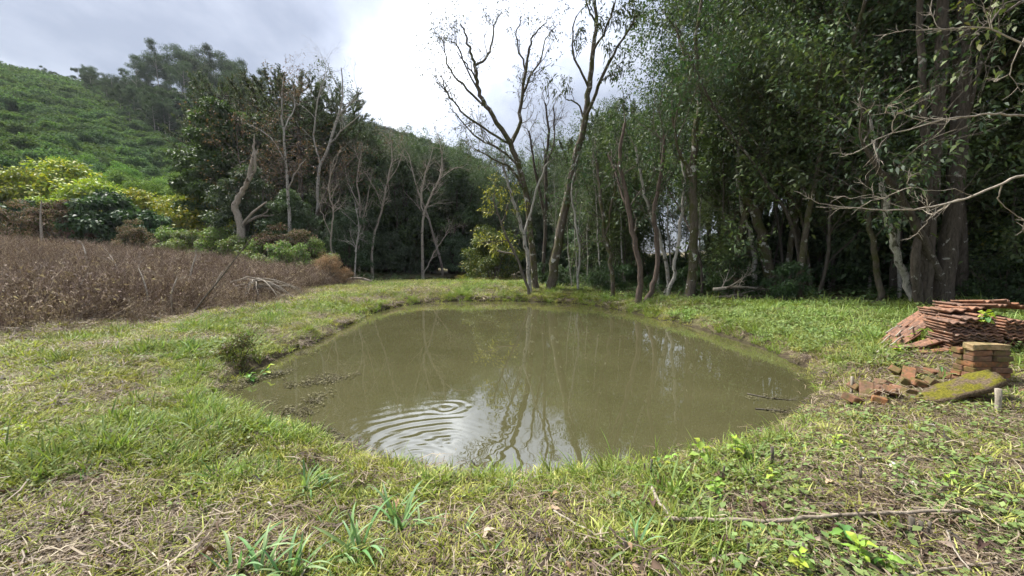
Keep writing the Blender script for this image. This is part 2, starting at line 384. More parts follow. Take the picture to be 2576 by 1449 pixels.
# ------------------------------------------------------------------ scattered ground cover ("stuff")
def scatter(name, label, cat, protos, P, rz, tilt, scl, idx):
    me = bpy.data.meshes.new(name); n = len(P); me.vertices.add(n)
    me.vertices.foreach_set('co', np.asarray(P, np.float32).ravel())
    rot = np.stack([tilt[:, 0], tilt[:, 1], rz], 1)
    a = me.attributes.new('rot', 'FLOAT_VECTOR', 'POINT'); a.data.foreach_set('vector', rot.astype(np.float32).ravel())
    a = me.attributes.new('scl', 'FLOAT', 'POINT'); a.data.foreach_set('value', scl.astype(np.float32))
    a = me.attributes.new('idx', 'INT', 'POINT'); a.data.foreach_set('value', idx.astype(np.int32))
    o = bpy.data.objects.new(name, me); COL.objects.link(o); tag(o, label, cat, kind='stuff')
    g = bpy.data.node_groups.new(name, 'GeometryNodeTree')
    g.interface.new_socket('Geometry', in_out='INPUT', socket_type='NodeSocketGeometry'); g.interface.new_socket('Geometry', in_out='OUTPUT', socket_type='NodeSocketGeometry')
    gi = g.nodes.new('NodeGroupInput'); go = g.nodes.new('NodeGroupOutput'); ip = g.nodes.new('GeometryNodeInstanceOnPoints')
    gt = g.nodes.new('GeometryNodeGeometryToInstance'); ip.inputs['Pick Instance'].default_value = True
    for m_ in protos:
        po = bpy.data.objects.new(m_.name, m_); oi = g.nodes.new('GeometryNodeObjectInfo'); oi.inputs['Object'].default_value = po
        g.links.new(oi.outputs['Geometry'], gt.inputs[0])
    def na_(nm, ty):
        q = g.nodes.new('GeometryNodeInputNamedAttribute'); q.data_type = ty; q.inputs['Name'].default_value = nm; return q.outputs['Attribute']
    er = g.nodes.new('FunctionNodeEulerToRotation'); g.links.new(na_('rot', 'FLOAT_VECTOR'), er.inputs[0])
    g.links.new(gi.outputs[0], ip.inputs['Points']); g.links.new(gt.outputs[0], ip.inputs['Instance']); g.links.new(na_('idx', 'INT'), ip.inputs['Instance Index'])
    g.links.new(er.outputs[0], ip.inputs['Rotation']); g.links.new(na_('scl', 'FLOAT'), ip.inputs['Scale']); g.links.new(ip.outputs[0], go.inputs[0])
    o.modifiers.new('scatter', 'NODES').node_group = g
    return o
def lerpc(a, b, t): return np.asarray(a)*(1-t)+np.asarray(b)*t

def tuft(rng, n, L, spread, wd, c1, c2, arch=0.7, rad=0.06, segs=3):
    b = MB()
    for k in range(n):
        a = rng.uniform(0, 2*pi); p = np.array([cos(a), sin(a), 0])*rad*rng.random()**.5
        a2 = a+rng.normal(0, .7); d = np.array([cos(a2), sin(a2), 0]); l = L*rng.uniform(.45, 1.1); s = spread*rng.uniform(.3, 1.2)
        t = np.linspace(0, 1, segs+1)
        Pp = p+d*(l*s*t**1.3)[:, None]+np.array([0, 0, 1.])*(l*(t-arch*rng.uniform(.3, 1)*t**2*.8))[:, None]
        wv = wd*rng.uniform(.7, 1.3)*np.array([.8, 1, .75, .12])[:segs+1] if segs == 3 else wd*np.linspace(1, .15, segs+1)
        c_ = lerpc(c1, c2, rng.random())*rng.uniform(.75, 1.25)
        b.strip(Pp, wv, np.cross(d, [0, 0, 1.])+rng.normal(0, .3, 3), c_)
    return b
def straw(rng, n, L, rad, wd, c1, c2):
    b = MB()
    for k in range(n):
        p = np.array([*rng.normal(0, rad, 2), abs(rng.normal(0, .014))+.004]); a = rng.uniform(0, 2*pi); e = rng.normal(.05, .16)
        d = np.array([cos(a)*cos(e), sin(a)*cos(e), sin(e)]); l = L*rng.uniform(.3, 1.3); t = np.linspace(-.5, .5, 3)
        Pp = p+d*(l*t)[:, None]+np.array([-d[1], d[0], 0])*(l*rng.normal(0, .18)*(t*t*4))[:, None]+np.array([0, 0, 1.])*(.02*(.25-t*t)*rng.random()*4)[:, None]
        b.strip(Pp, wd*rng.uniform(.6, 1.6)*np.array([1, 1, .5]), np.cross(d, rng.normal(0, .5, 3)+[0, 0, 1.5]), lerpc(c1, c2, rng.random()**1.4)*rng.uniform(.8, 1.2))
    return b
def broad(rng, n, rad, size, c1, c2, hgt=.05):
    b = MB()
    a = rng.uniform(0, 2*pi, n); r = rad*rng.random(n)**.5
    P = np.stack([r*np.cos(a), r*np.sin(a), hgt*rng.random(n)+.008], 1)
    a2 = a+rng.normal(0, .8, n); A = np.stack([np.cos(a2), np.sin(a2), rng.normal(.25, .3, n)], 1)
    L = size*rng.uniform(.6, 1.3, n); col = lerpc(c1, c2, rng.random((n, 1)))*rng.uniform(.8, 1.2, (n, 1))
    b.leaves(P, A, L, L*.75, col, rng, .15, .75); return b
G1, G2 = (0.15, 0.20, 0.035), (0.37, 0.39, 0.09)
Y1, Y2 = (0.34, 0.35, 0.07), (0.47, 0.47, 0.14)
T1, T2 = (0.14, 0.095, 0.065), (0.47, 0.39, 0.29)
rg = np.random.default_rng(11)
tg = [tuft(rg, 26, .10, .9, .0062, G1, G2, .8, .07).data('tuft', M_GRASS) for _ in range(3)]
ty = [tuft(rg, 24, .085, 1.1, .0058, Y1, Y2, .8, .07).data('tuft', M_GRASS) for _ in range(3)]
tl = [tuft(rg, 16, .22, .8, .0075, (0.13, 0.20, 0.03), (0.28, 0.34, 0.07), .8, .05).data('tuft', M_GRASS) for _ in range(3)]
ts = [straw(rg, 34, .11, .085, .0036, T1, T2).data('straw', M_DRY) for _ in range(4)]
tb = [broad(rg, 22, .10, .030, (0.09, 0.16, 0.035), (0.22, 0.31, 0.09)).data('broad', M_GRASS) for _ in range(3)]
tb2 = [broad(rg, 26, .16, .055, (0.06, 0.12, 0.03), (0.16, 0.25, 0.07), .12).data('broad', M_GRASS) for _ in range(3)]
TD1, TD2 = (0.05, 0.04, 0.03), (0.16, 0.12, 0.085)
td = [straw(rg, 26, .09, .09, .006, TD1, TD2).data('straw', M_DRY) for _ in range(2)]

# left limit of the mown ground = edge of the dry weed field
FEX = np.array([[-9.5, 4], [-9.9, 7.4], [-8.8, 9.4], [-8.6, 11], [-8.3, 13.2], [-8.8, 15.5], [-9.4, 18], [-9.6, 21], [-9.2, 23.5], [-10, 26], [-14, 30]])
def field(x, y): return np.interp(y, FEX[:, 1], FEX[:, 0])+0.9*(fbm(np.asarray(x)*.7, np.asarray(y)*.7, 8)-.5)-x      # >0 inside the weeds
FOX = np.array([[-1, 12.2], [4, 12.8], [7, 12.0], [10.5, 11.8], [12, 8.5], [13.5, 7.0], [15.2, 5.8], [17, 4.6], [20, 2.5], [40, 1.0]])    # forest edge: y -> x
def forest(x, y): return x-np.interp(y, FOX[:, 0], FOX[:, 1])
def cand(n, rmin, rmax, rng, amax=60):
    r = np.sqrt(rng.uniform(rmin**2, rmax**2, n)); a = rng.uniform(-amax, amax, n)*pi/180
    return r*np.sin(a), r*np.cos(a)
def put(x, y, keep):
    x, y = x[keep], y[keep]; return np.stack([x, y, height(x, y)-.006], 1)
def lay(name, label, cat, protos, P, rng, s0, s1, tl_=.12):
    n = len(P); scatter(name, label, cat, protos, P, rng.uniform(0, 2*pi, n), rng.normal(0, tl_, (n, 2)), rng.uniform(s0, s1, n), rng.integers(0, len(protos), n))
r2 = np.random.default_rng(5)
def zones(x, y):
    d = sdist(x, y); return d, (d > 0.02) & (field(x, y) < 0.5) & (forest(x, y) < 0.6)
def arr(b): return np.vstack(b.v), np.vstack(b.f[4]), np.vstack(b.c)
LIBS = dict(g=[arr(tuft(rg, 24, .12, .9, .0075, G1, G2, .8, .06)) for _ in range(4)], y=[arr(tuft(rg, 22, .10, 1.1, .007, Y1, Y2, .85, .06)) for _ in range(4)], l=[arr(tuft(rg, 18, .20, .8, .009, (0.10, 0.17, 0.04), (0.27, 0.35, 0.09), .8, .05)) for _ in range(3)],
    s=[arr(straw(rg, 30, .13, .09, .0042, T1, T2)) for _ in range(4)], d=[arr(straw(rg, 22, .09, .09, .008, TD1, TD2)) for _ in range(3)], b=[arr(broad(rg, 24, .10, .026, (0.12, 0.18, 0.05), (0.30, 0.36, 0.13))) for _ in range(3)], c=[arr(broad(rg, 22, .11, .038, (0.10, 0.16, 0.045), (0.24, 0.31, 0.11), .08)) for _ in range(3)])
def patch(rng, mix, n=46, rad=.36):
    b = MB(); ks = list(mix); pr = np.array([mix[k] for k in ks], float); pr /= pr.sum(); cl_ = rng.uniform(-rad, rad, (7, 2))
    for q in range(n):
        k = ks[rng.choice(len(ks), p=pr)]; V, Q, C = LIBS[k][rng.integers(0, len(LIBS[k]))]; a = rng.uniform(0, 2*pi); s = rng.uniform(.65, 1.35); r = rad*rng.random()**.5; t = rng.uniform(0, 2*pi)
        o = np.array([r*cos(t), r*sin(t)])
        if k in 'gly': o = o*.6+.4*cl_[rng.integers(0, 7)]
        b.add(V@rotm(rng.normal(0, .1), rng.normal(0, .1), a).T*s+[*o, 0], Q, None, C*rng.uniform(.85, 1.15))
    return b.data('patch', M_GRASS)
KIND = dict(lush=dict(g=46, y=20, l=6, s=11, d=9, b=10), yellow=dict(g=26, y=36, l=3, s=22, d=12, b=4), dry=dict(g=8, y=16, s=54, d=22), weedy=dict(b=22, c=12, g=8, y=8, s=38, d=22), rank=dict(g=24, l=8, b=26, c=18, y=8, s=12, d=8))
PAT = {k: [patch(rg, m) for _ in range(4)] for k, m in KIND.items()}
NAMES = dict(lush=('green_grass', 'short green grass on the lawn and banks', 'grass'), yellow=('yellow_grass', 'yellowing mown grass around the pond', 'grass'), dry=('dry_thatch', 'dry straw and rotting litter showing in the grass', 'straw'), weedy=('broadleaf_weeds', 'low broad leaved weeds in the littered right foreground', 'weeds'), rank=('tall_grass', 'longer fresh grass on the right hand bank', 'grass'))
ALL = {k: [] for k in PAT}
for (r0, r1, sp_, sc) in [(1.2, 7.5, .27, .95), (7.5, 14, .36, 1.2), (14, 27.5, .52, 1.7)]:
    gx_, gy_ = np.meshgrid(np.arange(-26, 26, sp_), np.arange(.5, 27.5, sp_)); x = (gx_+r2.uniform(-.5, .5, gx_.shape)*sp_).ravel(); y = (gy_+r2.uniform(-.5, .5, gx_.shape)*sp_).ravel()
    rr_ = np.hypot(x, y); k_ = (rr_ > r0) & (rr_ <= r1) & (np.abs(x) < 1.5*y+1.5); x, y = x[k_], y[k_]; d, ok = zones(x, y); ok &= d > .30*sc; x, y, d = x[ok], y[ok], d[ok]; n = len(x)
    P1 = fbm(x*.55, y*.55, 31); P2 = fbm(x*1.3, y*1.3, 37); side = sstep(-.2, 2.6, x)*sstep(6.0, 3.6, y); rb = sstep(3.0, 5.5, x)*sstep(4.2, 6, y); u = r2.random(n)
    kind = np.full(n, 'yellow', dtype=object)
    kind[P1+.25*(u-.5) > .50] = 'lush'; kind[P2+.2*(u-.5) > .60] = 'dry'
    kind[(side > .35) & (u < side)] = 'weedy'; kind[(side > .2) & (P2 > .52) & (u > .45)] = 'dry'
    kind[(rb > .3) & (u < rb*.85)] = 'rank'; kind[field(x, y) > -.35] = 'dry'; kind[(x > 4.0) & (x < 6.9) & (y > 4.45) & (y < 6.0)] = 'dry'; kind[(x > 6.2) & (y > 6) & (y < 7.6) & (kind == 'rank')] = 'lush'
    e_ = .25; hx = (height(x+e_, y)-height(x-e_, y))/(2*e_); hy = (height(x, y+e_)-height(x, y-e_))/(2*e_); z = height(x, y)
    rz = r2.uniform(0, 2*pi, n); nx_ = -hx*np.cos(rz)-hy*np.sin(rz); ny_ = hx*np.sin(rz)-hy*np.cos(rz)
    for k in PAT:
        m_ = kind == k; ALL[k].append((np.stack([x, y, z-.004], 1)[m_], rz[m_], np.stack([-np.arctan(ny_), np.arctan(nx_)], 1)[m_], sc*r2.uniform(.85, 1.25, m_.sum()), r2.integers(0, 4, m_.sum())))
for k, L_ in ALL.items():
    q = [np.concatenate([t_[i] for t_ in L_]) for i in range(5)]; scatter(*NAMES[k], PAT[k], *q)
# fringe of single tufts down the banks to the water
x, y = cand(52000, 1.5, 25, r2, 62); d = sdist(x, y); ok = (d > -.02) & (d < .55) & (r2.random(len(x)) < np.where(np.hypot(x, y) < 8, 1, .6)); x, y, d = x[ok], y[ok], d[ok]
P = np.stack([x, y, height(x, y)-.005], 1); n = len(P); ix = np.where(r2.random(n) < .12, r2.integers(6, 9, n), np.where(fbm(x*1.1, y*1.1, 71)+.3*(r2.random(n)-.5) > .48, r2.integers(0, 3, n), r2.integers(3, 6, n)))
scatter('bank_grass', 'grass fringe overhanging the edge of the pond', 'grass', tg+ty+tl, P, r2.uniform(0, 6.3, n), r2.normal(0, .2, (n, 2)), r2.uniform(.7, 1.3, n)*np.clip(np.hypot(x, y)/9, 1, 1.7), ix)
# shaded forest floor
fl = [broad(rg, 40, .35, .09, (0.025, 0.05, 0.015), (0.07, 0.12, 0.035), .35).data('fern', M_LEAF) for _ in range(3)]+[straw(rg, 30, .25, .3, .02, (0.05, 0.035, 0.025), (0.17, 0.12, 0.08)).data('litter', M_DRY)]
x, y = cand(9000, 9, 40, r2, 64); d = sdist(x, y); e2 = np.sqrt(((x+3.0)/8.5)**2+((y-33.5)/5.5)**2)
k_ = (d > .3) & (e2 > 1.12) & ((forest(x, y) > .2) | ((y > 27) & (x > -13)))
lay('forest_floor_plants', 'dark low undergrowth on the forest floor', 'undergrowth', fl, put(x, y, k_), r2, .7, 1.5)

# ------------------------------------------------------------------ dry brown weed field on the left
def dryweed(rng, n, H, rad, c1, c2, leaf, twigs=4, lean=.22):
    b = MB()
    for k in range(n):
        p = np.array([*rng.normal(0, rad, 2), -.05]); ln = rng.normal(0, lean, 2); h = H*rng.uniform(.5, 1.1); t = np.linspace(0, 1, 4)
        P = p+np.stack([ln[0]*h*t**1.3, ln[1]*h*t**1.3, h*t], 1)+rng.normal(0, .012, (4, 3))
        c_ = lerpc(c1, c2, rng.random()**1.6)*rng.uniform(.8, 1.2)
        b.tube(P, (.0065, .0022), 3, c_)
        for q in range(twigs):
            s = rng.uniform(.3, 1); o = p+np.array([ln[0]*h*s**1.3, ln[1]*h*s**1.3, h*s]); a = rng.uniform(0, 2*pi); l = h*rng.uniform(.1, .3)
            b.tube([o, o+np.array([cos(a)*l*.5, sin(a)*l*.5, l*.45]), o+np.array([cos(a)*l*.7, sin(a)*l*.7, l])], (.004, .0015), 3, c_)
        m_ = leaf; s = rng.uniform(.15, 1, m_)
        Pl = p+np.stack([ln[0]*h*s**1.3, ln[1]*h*s**1.3, h*s], 1)+rng.normal(0, .05, (m_, 3)); A = rng.normal(0, 1, (m_, 3))-[0, 0, .6]
        L = rng.uniform(.035, .10, m_); b.leaves(Pl, A, L, L*.45, lerpc(c1, c2, rng.random((m_, 1)))*rng.uniform(.7, 1.2, (m_, 1)), rng, .3)
    return b
B1, B2 = (0.115, 0.078, 0.062), (0.47, 0.37, 0.30)
wd = [dryweed(rg, 13, 1.05, .25, B1, B2, 13).data('dry_weed', M_DRY) for _ in range(5)]+[dryweed(rg, 8, .8, .25, (0.27, 0.20, 0.14), (0.55, 0.45, 0.34), 6).data('dry_weed', M_DRY)]+[dryweed(rg, 9, 1.1, .3, (0.24, 0.17, 0.12), (0.62, 0.52, 0.40), 4, 3, .75).data('dry_weed', M_DRY) for _ in range(2)]
wp = [dryweed(rg, 14, .9, .25, (0.34, 0.25, 0.18), (0.60, 0.49, 0.37), 10).data('pale_weed', M_DRY) for _ in range(2)]
x = r2.uniform(-36, -8, 9000); y = r2.uniform(4, 29, 9000)
fd = field(x, y); lim = np.interp(x, [-36, -26, -18, -13, -9], [24, 25, 24.5, 23.5, 23.5])
k_ = (fd > 0) & (y < lim) & (np.abs(x) < 1.6*y+2) & (r2.random(9000) < .30+.75*sstep(.0, 1.5, fd)*sstep(.3, .5, fbm(x*.5, y*.5, 61)+.18))
Pw = put(x, y, k_); sc_ = (sstep(0, 1.8, fd[k_])*.5+.42)*(.62+.75*fbm(Pw[:, 0]*.45, Pw[:, 1]*.45, 91))
sc_ = sc_*r2.uniform(.8, 1.2, len(Pw)); n = len(Pw); ix = np.where(r2.random(n) < .62, r2.integers(0, 5, n), r2.integers(5, 8, n))
scatter('dry_weeds', 'dense brown dead weeds filling the field left of the pond', 'weeds', wd, Pw, r2.uniform(0, 6.3, n), r2.normal(0, .1, (n, 2)), sc_, ix)
x = r2.uniform(-40, -12, 2500); y = r2.uniform(14, 31, 2500)
k_ = (field(x, y) > 2) & (((y > 19.5) & (y < 25.5) & (x < -19)) | ((x > -18) & (y > 17) & (r2.random(2500) < .18)))
Pw = put(x, y, k_); n = len(Pw)
scatter('pale_dead_grass', 'pale bleached dead grass at the back of the brown field', 'grass', wp, Pw, r2.uniform(0, 6.3, n), r2.normal(0, .12, (n, 2)), r2.uniform(.7, 1.1, n), r2.integers(0, 2, n))
# litter mat at the foot of the weeds
ml = [straw(rg, 40, .35, .22, .010, (0.13, 0.09, 0.065), (0.46, 0.37, 0.28)).data('litter', M_DRY) for _ in range(3)]
x = r2.uniform(-26, -5, 9000); y = r2.uniform(4, 25, 9000); fd = field(x, y)
k_ = (fd > -1.3) & (np.abs(x) < 1.6*y+2) & (r2.random(9000) < sstep(-1.3, .2, fd)*.8) & (sdist(x, y) > .8)
lay('weed_litter', 'flattened brown stalks along the edge of the weed field', 'litter', ml, put(x, y, k_), r2, .6, 1.1)
# ------------------------------------------------------------------ tree builders
def perp(d, rng):
    q = rng.normal(size=3); q -= d*np.dot(q, d); return nrm(q)
def grow(rng, p, d, L, r, lev, mx_, S, out):
    n = max(3, int(S['n'][lev])); p = np.array(p, float); d = nrm(d); P = [p]; D = [d]
    for i in range(n):
        d = nrm(d+rng.normal(0, S['gn'][lev], 3)+np.array([0, 0, S['up'][lev]])); p = p+d*L/n; P.append(p); D.append(d)
    rr = r*np.linspace(1, S['tp'][lev], n+1); P = np.array(P); out.append((P, rr, lev))
    if lev >= mx_: return
    k = S['ch'][lev]; ts = np.sort(rng.uniform(S['st'][lev], 1.0, k)); ts[-1] = 1
    for t in ts:
        f = t*n; i = min(int(f), n-1); o = P[i]*(1-(f-i))+P[i+1]*(f-i); a = S['an'][lev]*rng.uniform(.6, 1.3)*(.5 if t == 1 else 1)
        nd = D[i+1]*cos(a)+perp(D[i+1], rng)*sin(a)
        grow(rng, o, nd, L*S['lf'][lev]*rng.uniform(.65, 1.2)*(1.15-.55*t if lev == 0 else 1), max(np.interp(f, np.arange(n+1), rr)*S['rf'][lev], .004), lev+1, mx_, S, out)
def limbs(b, br, kk=(8, 6, 4, 3, 3), col=(1, 1, 1)):
    for P, r, lev in br: b.tube(P, r, kk[min(lev, 4)], col)
def palette(rng, n, c1, c2, c3=None, p3=0):
    c_ = lerpc(c1, c2, rng.random((n, 1)))*rng.uniform(.7, 1.3, (n, 1))
    if c3 is not None: m_ = rng.random(n) < p3; c_[m_] = np.asarray(c3)*rng.uniform(.7, 1.3, (m_.sum(), 1))
    return c_
def foliage(b, br, lev, per, size, spread, c1, c2, rng, c3=None, p3=0, asp=.5, droop=.25, flat=.3, hang=0.):
    Ps, As = [], []
    for P, r, l in br:
        if l < lev: continue
        n = per if l == lev else per; t = rng.uniform(.15, 1.05, n)*(len(P)-1); i = np.minimum(t.astype(int), len(P)-2); f = (t-i)[:, None]
        Ps.append(P[i]*(1-f)+P[i+1]*f+rng.normal(0, spread, (n, 3))); As.append(nrm(P[i+1]-P[i])*.7+rng.normal(0, .7, (n, 3))-[0, 0, hang])
    P = np.vstack(Ps); A = np.vstack(As); n = len(P); L = size*rng.uniform(.6, 1.35, n)
    b.leaves(P, A, L, L*asp, palette(rng, n, c1, c2, c3, p3), rng, droop, flat, np.array([0, 0, .7]))
def clump(b, c, rads, n, size, c1, c2, rng, c3=None, p3=0, asp=.5, hang=.2, shell=.45, flat=.4):
    q = nrm(rng.normal(size=(n, 3)))*(rng.random((n, 1))**shell); P = np.asarray(c)+q*np.asarray(rads)
    A = q*.8+rng.normal(0, .6, (n, 3))-[0, 0, hang]; L = size*rng.uniform(.6, 1.35, n)
    b.leaves(P, A, L, L*asp, palette(rng, n, c1, c2, c3, p3), rng, .2, flat, q+[0, 0, .45])
D1, D2 = (0.038, 0.068, 0.034), (0.112, 0.162, 0.078)          # dark evergreen leaves
L1, L2 = (0.052, 0.098, 0.036), (0.135, 0.20, 0.065)            # mid green
def forest_tree(seed, H=15, base=.42, bark=M_BARK, c1=D1, c2=D2, c3=(0.10, 0.13, 0.035), leaf=.17, per=15, r0=.15, width=1.0):
    rng = np.random.default_rng(seed); br = []
    S = dict(n=(12, 6, 5, 4), gn=(.07, .16, .22, .25), up=(.05, .07, .02, -.02), tp=(.25, .35, .4, .5), ch=(17, 7, 5), st=(base, .25, .2), an=(.85, .75, .7), lf=(.30*width, .55, .55), rf=(.45, .55, .55))
    grow(rng, (0, 0, -.2), (rng.normal(0, .05), rng.normal(0, .05), 1), H, r0, 0, 3, S, br)
    tb_ = MB(); limbs(tb_, br); cb = MB(); foliage(cb, br, 3, per, leaf, .16, c1, c2, rng, c3, .10)
    foliage(cb, [q for q in br if q[2] == 2], 2, 5, leaf, .2, c1, c2, rng)
    return [('trunk', tb_.data('trunk', bark)), ('crown', cb.data('crown', M_LEAF, False))]
def thin_tree(seed, H=12, bark=M_PALE, r0=.07, per=7, leaf=.13, c1=D1, c2=D2):
    rng = np.random.default_rng(seed); br = []
    S = dict(n=(14, 6, 5), gn=(.10, .2, .25), up=(.06, .10, .05), tp=(.2, .3, .4), ch=(12, 6), st=(.45, .3), an=(.65, .7), lf=(.2, .5), rf=(.5, .55))
    grow(rng, (0, 0, -.2), (rng.normal(0, .08), rng.normal(0, .08), 1), H, r0, 0, 2, S, br)
    tb_ = MB(); limbs(tb_, br); cb = MB(); foliage(cb, br, 2, per*3, leaf, .18, c1, c2, rng, L2, .1)
    return [('trunk', tb_.data('trunk', bark)), ('crown', cb.data('crown', M_LEAF, False))]
def bush(seed, H=4, Wd=2.4, n=46, per=330, leaf=.15, c1=D1, c2=D2, c3=None, p3=0, mat=M_LEAF, low=.05, asp=.5, stems=6, bark=M_TWIG, top=1.0, cl=.30, flat=.4):
    rng = np.random.default_rng(seed); tb_ = MB(); cb = MB()
    for k in range(stems):
        a = rng.uniform(0, 2*pi); e = Wd*.5*rng.random(); t = np.linspace(0, 1, 5)
        P = np.stack([cos(a)*e*t**1.2, sin(a)*e*t**1.2, H*.85*t-.1], 1)+rng.normal(0, .04*H/4, (5, 3)); P[0] = (cos(a)*.08, sin(a)*.08, -.15)
        tb_.tube(P, (.014*H, .004*H), 5)
    for k in range(n):
        z = rng.uniform(low, 1)**.8; rr = Wd*.5*(1-(z*2-.85)**2*.55 if z > .42 else .75+.6*z)*rng.random()**.5*top; a = rng.uniform(0, 2*pi)
        s = rng.uniform(.7, 1.3)*cl*Wd*.5
        clump(cb, (rr*cos(a), rr*sin(a), z*H*rng.uniform(.9, 1.04)), (s, s, s*.62), per, leaf, np.asarray(c1)*rng.uniform(.8, 1.2), np.asarray(c2)*rng.uniform(.75, 1.25), rng, c3, p3, asp, flat=flat)
    return [('stem', tb_.data('stem', bark)), ('foliage', cb.data('foliage', mat, False))]
def eucalypt(seed, H=25, scr=False):
    rng = np.random.default_rng(seed); tb_ = MB(); cb = MB(); t = np.linspace(0, 1, 9)
    P = np.stack([rng.normal(0, .03)*H*t, rng.normal(0, .03)*H*t, H*.93*t-.4], 1)+rng.normal(0, .06, (9, 3)); tb_.tube(P, (.017*H*.6, .05), 7)
    for k in range(15 if not scr else 9):
        s = rng.uniform(.5 if not scr else .6, 1.0); o = P[0]+(P[-1]-P[0])*s; a = rng.uniform(0, 2*pi); l = H*rng.uniform(.06, .17)*(1.35-s)*1.6; q = np.array([cos(a)*l, sin(a)*l, l*rng.uniform(.5, 1.1)])
        e = o+q; tb_.tube([o, o+q*.5-[0, 0, l*.06], e], (.06, .03), 4)
        r_ = H*rng.uniform(.035, .062)*(.75 if scr else 1.1)
        for m_ in range(3):
            clump(cb, e+rng.normal(0, r_*.55, 3), (r_, r_, r_*.8), 230 if not scr else 110, .36, (0.035, 0.058, 0.038), (0.095, 0.135, 0.075), rng, asp=.36, hang=.6, shell=.6)
    return [('trunk', tb_.data('trunk', M_PALE)), ('crown', cb.data('crown', M_FAR, False))]
def araucaria(seed, H=17, Rr=4.6):
    rng = np.random.default_rng(seed); tb_ = MB(); cb = MB()
    t = np.linspace(0, 1, 8); tb_.tube(np.stack([0*t, .2*np.sin(t*2), H*t-.3], 1), (.30, .12), 8)
    for wv in range(9):
        s = .60+.40*wv/8; L = Rr*(1.0-.55*((s-.6)/.4)**1.5); nb = 7
        for k in range(nb):
            a = 2*pi*(k+rng.uniform(-.3, .3))/nb+wv; l = L*rng.uniform(.8, 1.1); tt = np.linspace(0, 1, 7)
            P = np.stack([cos(a)*l*tt, sin(a)*l*tt, H*s-.1*l*np.sin(tt*pi)+l*(.25+.25*(s-.6)/.4)*tt**2.6], 1)+rng.normal(0, .03, (7, 3)); tb_.tube(P, (.06, .028), 4)
            for c_ in range(13):
                f = rng.uniform(.55, 1.02); o = np.array([np.interp(f, tt, P[:, i]) for i in range(3)]); l2 = rng.uniform(.4, .8)
                d = nrm(np.array([cos(a)*.5, sin(a)*.5, .75])+rng.normal(0, .4, 3)); n = 46; q = rng.random(n)[:, None]
                Pp = o+d*l2*q; A = d*.5+rng.normal(0, .7, (n, 3)); Ls = rng.uniform(.12, .22, n)
                cb.leaves(Pp, A, Ls, Ls*.3, palette(rng, n, (0.032, 0.052, 0.024), (0.085, 0.11, 0.045), (0.14, 0.11, 0.055), .06), rng, 0)
    return [('trunk', tb_.data('trunk', M_BARK)), ('crown', cb.data('crown', M_LEAF, False))]
def bare_tree(seed, H=10, bark=M_PALE, r0=.10, gn=.2, base=.35, levels=4, sp=.8, leaf=None):
    rng = np.random.default_rng(seed); br = []
    S = dict(n=(10, 7, 5, 4, 3), gn=(.10, gn, gn*1.2, gn*1.3, .3), up=(.05, .06, .05, .04, .03), tp=(.3, .35, .4, .4, .5), ch=(9, 5, 4, 3), st=(base, .3, .3, .3), an=(sp, .7, .7, .7), lf=(.36, .6, .6, .6), rf=(.5, .6, .6, .6))
    grow(rng, (0, 0, -.2), (rng.normal(0, .06), rng.normal(0, .06), 1), H, r0, 0, levels, S, br)
    tb_ = MB(); limbs(tb_, br); res = [('trunk', tb_.data('trunk', bark))]
    if leaf:
        cb = MB(); foliage(cb, br, levels, leaf[0], leaf[1], .06, leaf[2], leaf[3], rng); res.append(('leaves', cb.data('leaves', M_LEAF, False)))
    return res
def spline(P, n=6):
    P = np.asarray(P, float); Q = np.vstack([2*P[0]-P[1], P, 2*P[-1]-P[-2]]); o = []
    for i in range(len(P)-1):
        a, b_, c_, d = Q[i:i+4]
        for t in np.arange(n)/n: o.append(.5*(2*b_+(c_-a)*t+(2*a-5*b_+4*c_-d)*t*t+(3*b_-a-3*c_+d)*t**3))
    o.append(P[-1]); return np.array(o)
def traced(rng, Y, paths, jit=.03, ysp=1.2):
    """limbs read off the photo: each path = [(u, v, width px)...]; depth wanders round Y so the crown has volume"""
    out = []; known = {}
    for pth in paths:
        u0 = (pth[0][0], pth[0][1]); y0 = known.get(u0, Y); y1 = y0+rng.normal(0, ysp)
        if pth is paths[0]: y1 = Y
        pts = []; n = len(pth)
        for k, q in enumerate(pth):
            yy = y0+(y1-y0)*k/max(1, n-1); known.setdefault((q[0], q[1]), yy); pts.append(at(q[0], q[1], yy))
        rr = np.array([q[2]/2/F*Y for q in pth]); P = spline(pts, 4); r = np.interp(np.linspace(0, n-1, len(P)), np.arange(n), rr)
        P[1:-1] += rng.normal(0, jit, (len(P)-2, 3)); out.append((P, r, 0))
    return out
def twigs(rng, br, per_m, L, S, mx_, rmin=.0, out=None, from_=.25):
    out = [] if out is None else out
    for P, r, lev in br:
        ln = np.linalg.norm(np.diff(P, axis=0), axis=1).sum(); k = max(1, int(ln*per_m))
        for t in np.append(rng.uniform(from_, 1, k), 1.0):
            f = t*(len(P)-1); i = min(int(f), len(P)-2); o = P[i]*(1-f+i)+P[i+1]*(f-i); d = nrm(P[i+1]-P[i]); a = rng.uniform(.5, 1.1)*(.4 if t == 1 else 1)
            grow(rng, o, d*cos(a)+perp(d, rng)*sin(a)+[0, 0, .15], L*rng.uniform(.5, 1.2), max(.006, min(.5*np.interp(f, np.arange(len(P)), r), .025)), 1, mx_, S, out)
    return out
TS = dict(n=(3, 6, 4, 3), gn=(.1, .22, .25, .3), up=(0, .08, .06, .04), tp=(.4, .35, .4, .5), ch=(3, 5, 4, 3), st=(.2, .25, .25, .3), an=(.7, .75, .75, .7), lf=(.6, .55, .55, .6), rf=(.6, .6, .65, .6))

